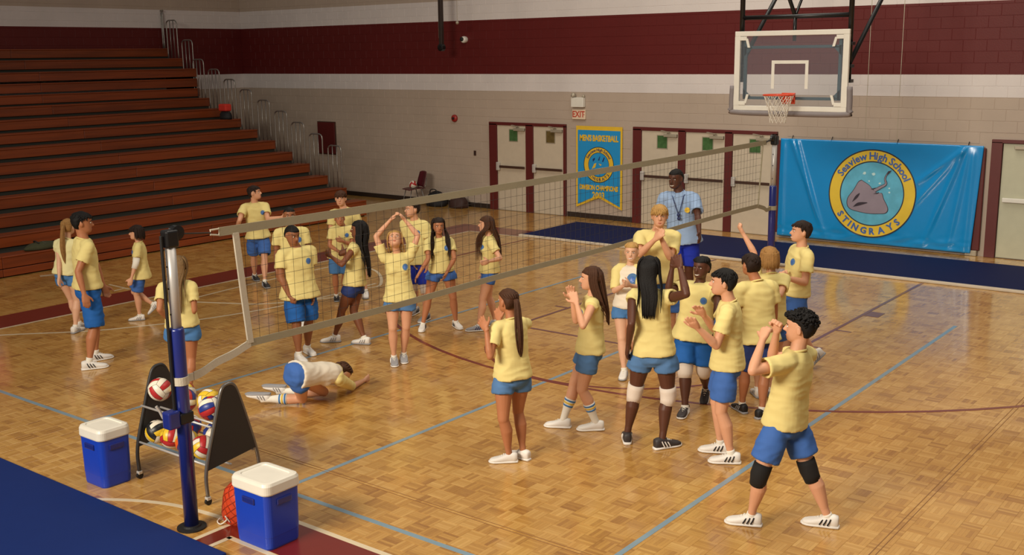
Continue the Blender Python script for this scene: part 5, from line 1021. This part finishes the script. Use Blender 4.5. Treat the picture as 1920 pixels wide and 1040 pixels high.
    def emb(sh, i0=idx):
        me = sh.data; bv = BVHTree.FromPolygons([v.co for v in me.vertices], [p.vertices for p in me.polygons])
        c = at(.70, 0, -.052 if not o_.get('rag') else -.03); R0 = (.021 if not o_.get('rag') else .04)*H
        def disc_(rads, m_, name, off, par):
            v = []; n = 16
            for r_ in rads:
                for k in range(n):
                    p = c+tr*r_*R0*math.cos(2*math.pi*k/n)+tu*r_*R0*1.1*math.sin(2*math.pi*k/n)
                    h = bv.ray_cast(p+tf*.6, -tf)
                    v.append((h[0] if h[0] else p+tf*.07*H)+tf*off)
            f = [(a*n+k, a*n+(k+1) % n, (a+1)*n+(k+1) % n, (a+1)*n+k) for a in range(len(rads)-1) for k in range(n)]+[tuple(range(n))]
            return MB().add(v, f).build(name, m_, par)
        dk = disc_([.02,.5,1.0], M['shorts_denim'], 'chest_emblem', .004, sh); disc_([.02,.3,.5], M['letter_blue'], 'emblem_centre', .0065, sh)
    want = o_['emblem'] and pid not in ('p8',)
    shirt = remeshed('shirt', mb, .009 if near else .012, M['tee_'+o_['shirt']], root, .008, 4, idx*3.1, emb if want else None)
    if rag:
        for s2 in sleeves: remeshed('sleeve', s2, .010, M['tee_yellow'], shirt, .005, 4, idx*1.7)
    # collar
    MB().tube([at(1.015)+tr*nr*1.28*math.cos(a)+tf*(nr*1.28*math.sin(a)+.002*H)-tu*.010*H*math.sin(a)*1.5 for a in [2*math.pi*k/20 for k in range(20)]], .0052*H, 6, True).build('collar', M['tee_'+(o_['shirt'] if not rag else 'yellow')], shirt, True)
    if o_.get('polo'):
        for s_ in (-1, 1): MB().add([at(1.05,-.02,s_*.035), at(1.06,.02,s_*.03), at(.985,.052,s_*.004), at(.94,.064,s_*.030), at(.98,.045,s_*.052), at(1.0,-.02,s_*.05)], [(0,1,2,3,4,5)]).build('collar_flap', M['tee_polo'], shirt)
        bvf = lambda t, r_: at(t, .078-.012*abs(r_)/.05, r_)
        MB().add([at(.62,.088,-.06+.02*math.cos(2*math.pi*k/14))+tu*.02*H*math.sin(2*math.pi*k/14) for k in range(14)], [tuple(range(14))]).build('chest_emblem', M['gold'], shirt)
    if o_.get('whistle'):
        MB().tube(crv([at(1.0,-.03,.045), at(.97,.045,.042), at(.8,.084,.026), at(.56,.094,.004), at(.8,.084,-.026), at(.97,.045,-.042), at(1.0,-.03,-.045)], 5), .003*H, 6).build('lanyard', M['letter_navy'], root)
        MB().sphere(tuple(at(.53,.100,.004)), .012*H, 10, 8, (1,1,1.2)).sphere(tuple(at(.44,.098,.004)), .014*H, 10, 8, (1,.6,1)).build('whistle', M['letter_navy'], root, True)
    # ---- shorts
    mb = MB(); sc_, sl_ = o_['shorts']
    mb.loft([ering(at(t), tr, tf, w_*H*bulk, d_*H*bulk, 26) for t, w_, d_ in (((.14,.076,.056),(.0,.088,.068),(-.12,.096,.076),(-.22,.090,.072),(-.30,.05,.05)) if abs(fd.z) < .5 else ((.14,.080,.062),(.0,.096,.078),(-.10,.099,.081),(-.20,.088,.074),(-.27,.05,.05)))])
    for i, (h_, k_, a_, td, lf) in enumerate(legs):
        g = (1+.75*(bulk-1))*H; loose = .0625 if sl_ < .6 else .066; fl_ = .066 if sl_ < .6 else .064 if sl_ < .8 else .060
        sm2 = h_+(k_-h_)*sl_; out_ = tr*(-1 if i == 0 else 1)*.004*H
        rg = tube_rings([h_-(k_-h_)*.10, h_+(k_-h_)*.06+out_, h_+(k_-h_)*sl_*.55+out_, sm2+out_], [.034*g, .051*g, (loose+fl_)/2*g, fl_*g], 22)
        mb.loft(recess(rg, .022, .045))
    shorts = remeshed('shorts', mb, .010 if near else .012, M['shorts_'+sc_], root, .009, 5, idx*5.3)
    # ---- socks, pads, shoes
    for i, (h_, k_, a_, td, lf) in enumerate(legs):
        g2 = (1+.5*(bulk-1))*H; sk = o_['sock']
        if lf == 'flat': fw, up = (a_-k_).normalized(), Vector((0,0,-1)); fw.z = 0
        elif lf > .05: fw, up = td*.75-UPV*.66, UPV*.75+td*.66
        else: fw, up = td, UPV
        if sk > 0:
            bk = -td*(0 if lf == 'flat' else 1)
            rad_at = lambda t: np.interp(t, [0,.32,.55,.8,1.0,1.06], [.030,.0355,.0285,.0195,.0190,.019])*g2+.0045
            ctr = lambda t: k_+(a_-k_)*t+bk*np.interp(t, [0,.15,.32,.55,.8,1.0], [0,.004,.008,.004,0,0])*H
            ts = [1.06-(sk+.06)*j/6 for j in range(7)]
            sx_ = MB().loft(tube_rings([ctr(t) for t in ts], [rad_at(t) for t in ts], 16)).build('sock', M['sock'], root, True)
            if o_.get('stripes'):
                for tt, m_ in ((1-sk+.05,'sockblue'),(1-sk+.12,'sockgold'),(1-sk+.19,'sockblue')):
                    MB().loft(tube_rings([ctr(tt-.02), ctr(tt+.02)], [rad_at(tt-.02)+.0025, rad_at(tt+.02)+.0025], 16)).build('sock_stripe', M[m_], sx_, True)
        if o_['knee']:
            g = (1.04 if fem else 1.0)*(1+.7*(bulk-1))*H
            pts = [k_+(h_-k_)*.20, k_+(h_-k_)*.10, k_, k_+(a_-k_)*.10, k_+(a_-k_)*.22]; rr = [.0385*g+.006, .037*g+.009, .035*g+.012, .0335*g+.009, .0335*g2+.006]
            MB().loft(tube_rings(pts, rr, 18)).build('knee_pad', M['pad'+o_['knee']], root, True)
        make_shoe(root, a_, fw, up, H*1.02, *o_['shoes'])
    if o_.get('arm') == 'L':
        S_, E_, W_, _d = arms[0]; MB().loft(tube_rings([S_+(E_-S_)*.62, E_, E_+(W_-E_)*.35], [.036*H, .033*H, .030*H], 16)).build('arm_sleeve', M['sock'], root, True)
    st_, cl_, ln_ = o_['hair']
    make_hair(root, st_, cl_, ln_*H/1.6, hc, hfr, hs, N, tf if abs(fd.z) < .5 else hfv, H, idx*7+3)
    return root
for i_, row in enumerate(PEOPLE): make_person(row, i_+1)
# one evaluation for every remeshed surface, then folds pressed into the cloth
dg = bpy.context.evaluated_depsgraph_get()
fin = []
for o, wr, sd_, aft in PENDING: fin.append(bpy.data.meshes.new_from_object(o.evaluated_get(dg)))
for (o, wr, sd_, aft), me in zip(PENDING, fin):
    old = o.data; o.modifiers.clear(); o.data = me; me.name = o.name
    if len(me.materials) == 0: me.materials.append(old.materials[0])
    if wr:
        n = len(me.vertices); co = np.empty(n*3); no = np.empty(n*3); me.vertices.foreach_get('co', co)
        me.vertex_normals.foreach_get('vector', no); co = co.reshape(-1, 3); no = no.reshape(-1, 3)
        d = np.empty(n)
        for i in range(n):
            x, y, z = co[i]; a = noise.noise((x*7+sd_, y*7, z*16)); b = noise.noise((x*15+z*9, y*15+sd_, z*7-x*6)); d[i] = (1-abs(a)*2.2)*.55+b*.45
        co += no*(d*wr)[:, None]; me.vertices.foreach_set('co', co.ravel()); me.update()
    for p in me.polygons: p.use_smooth = True
    bpy.data.meshes.remove(old)
for (o, wr, sd_, aft) in PENDING:
    if aft: aft(o)
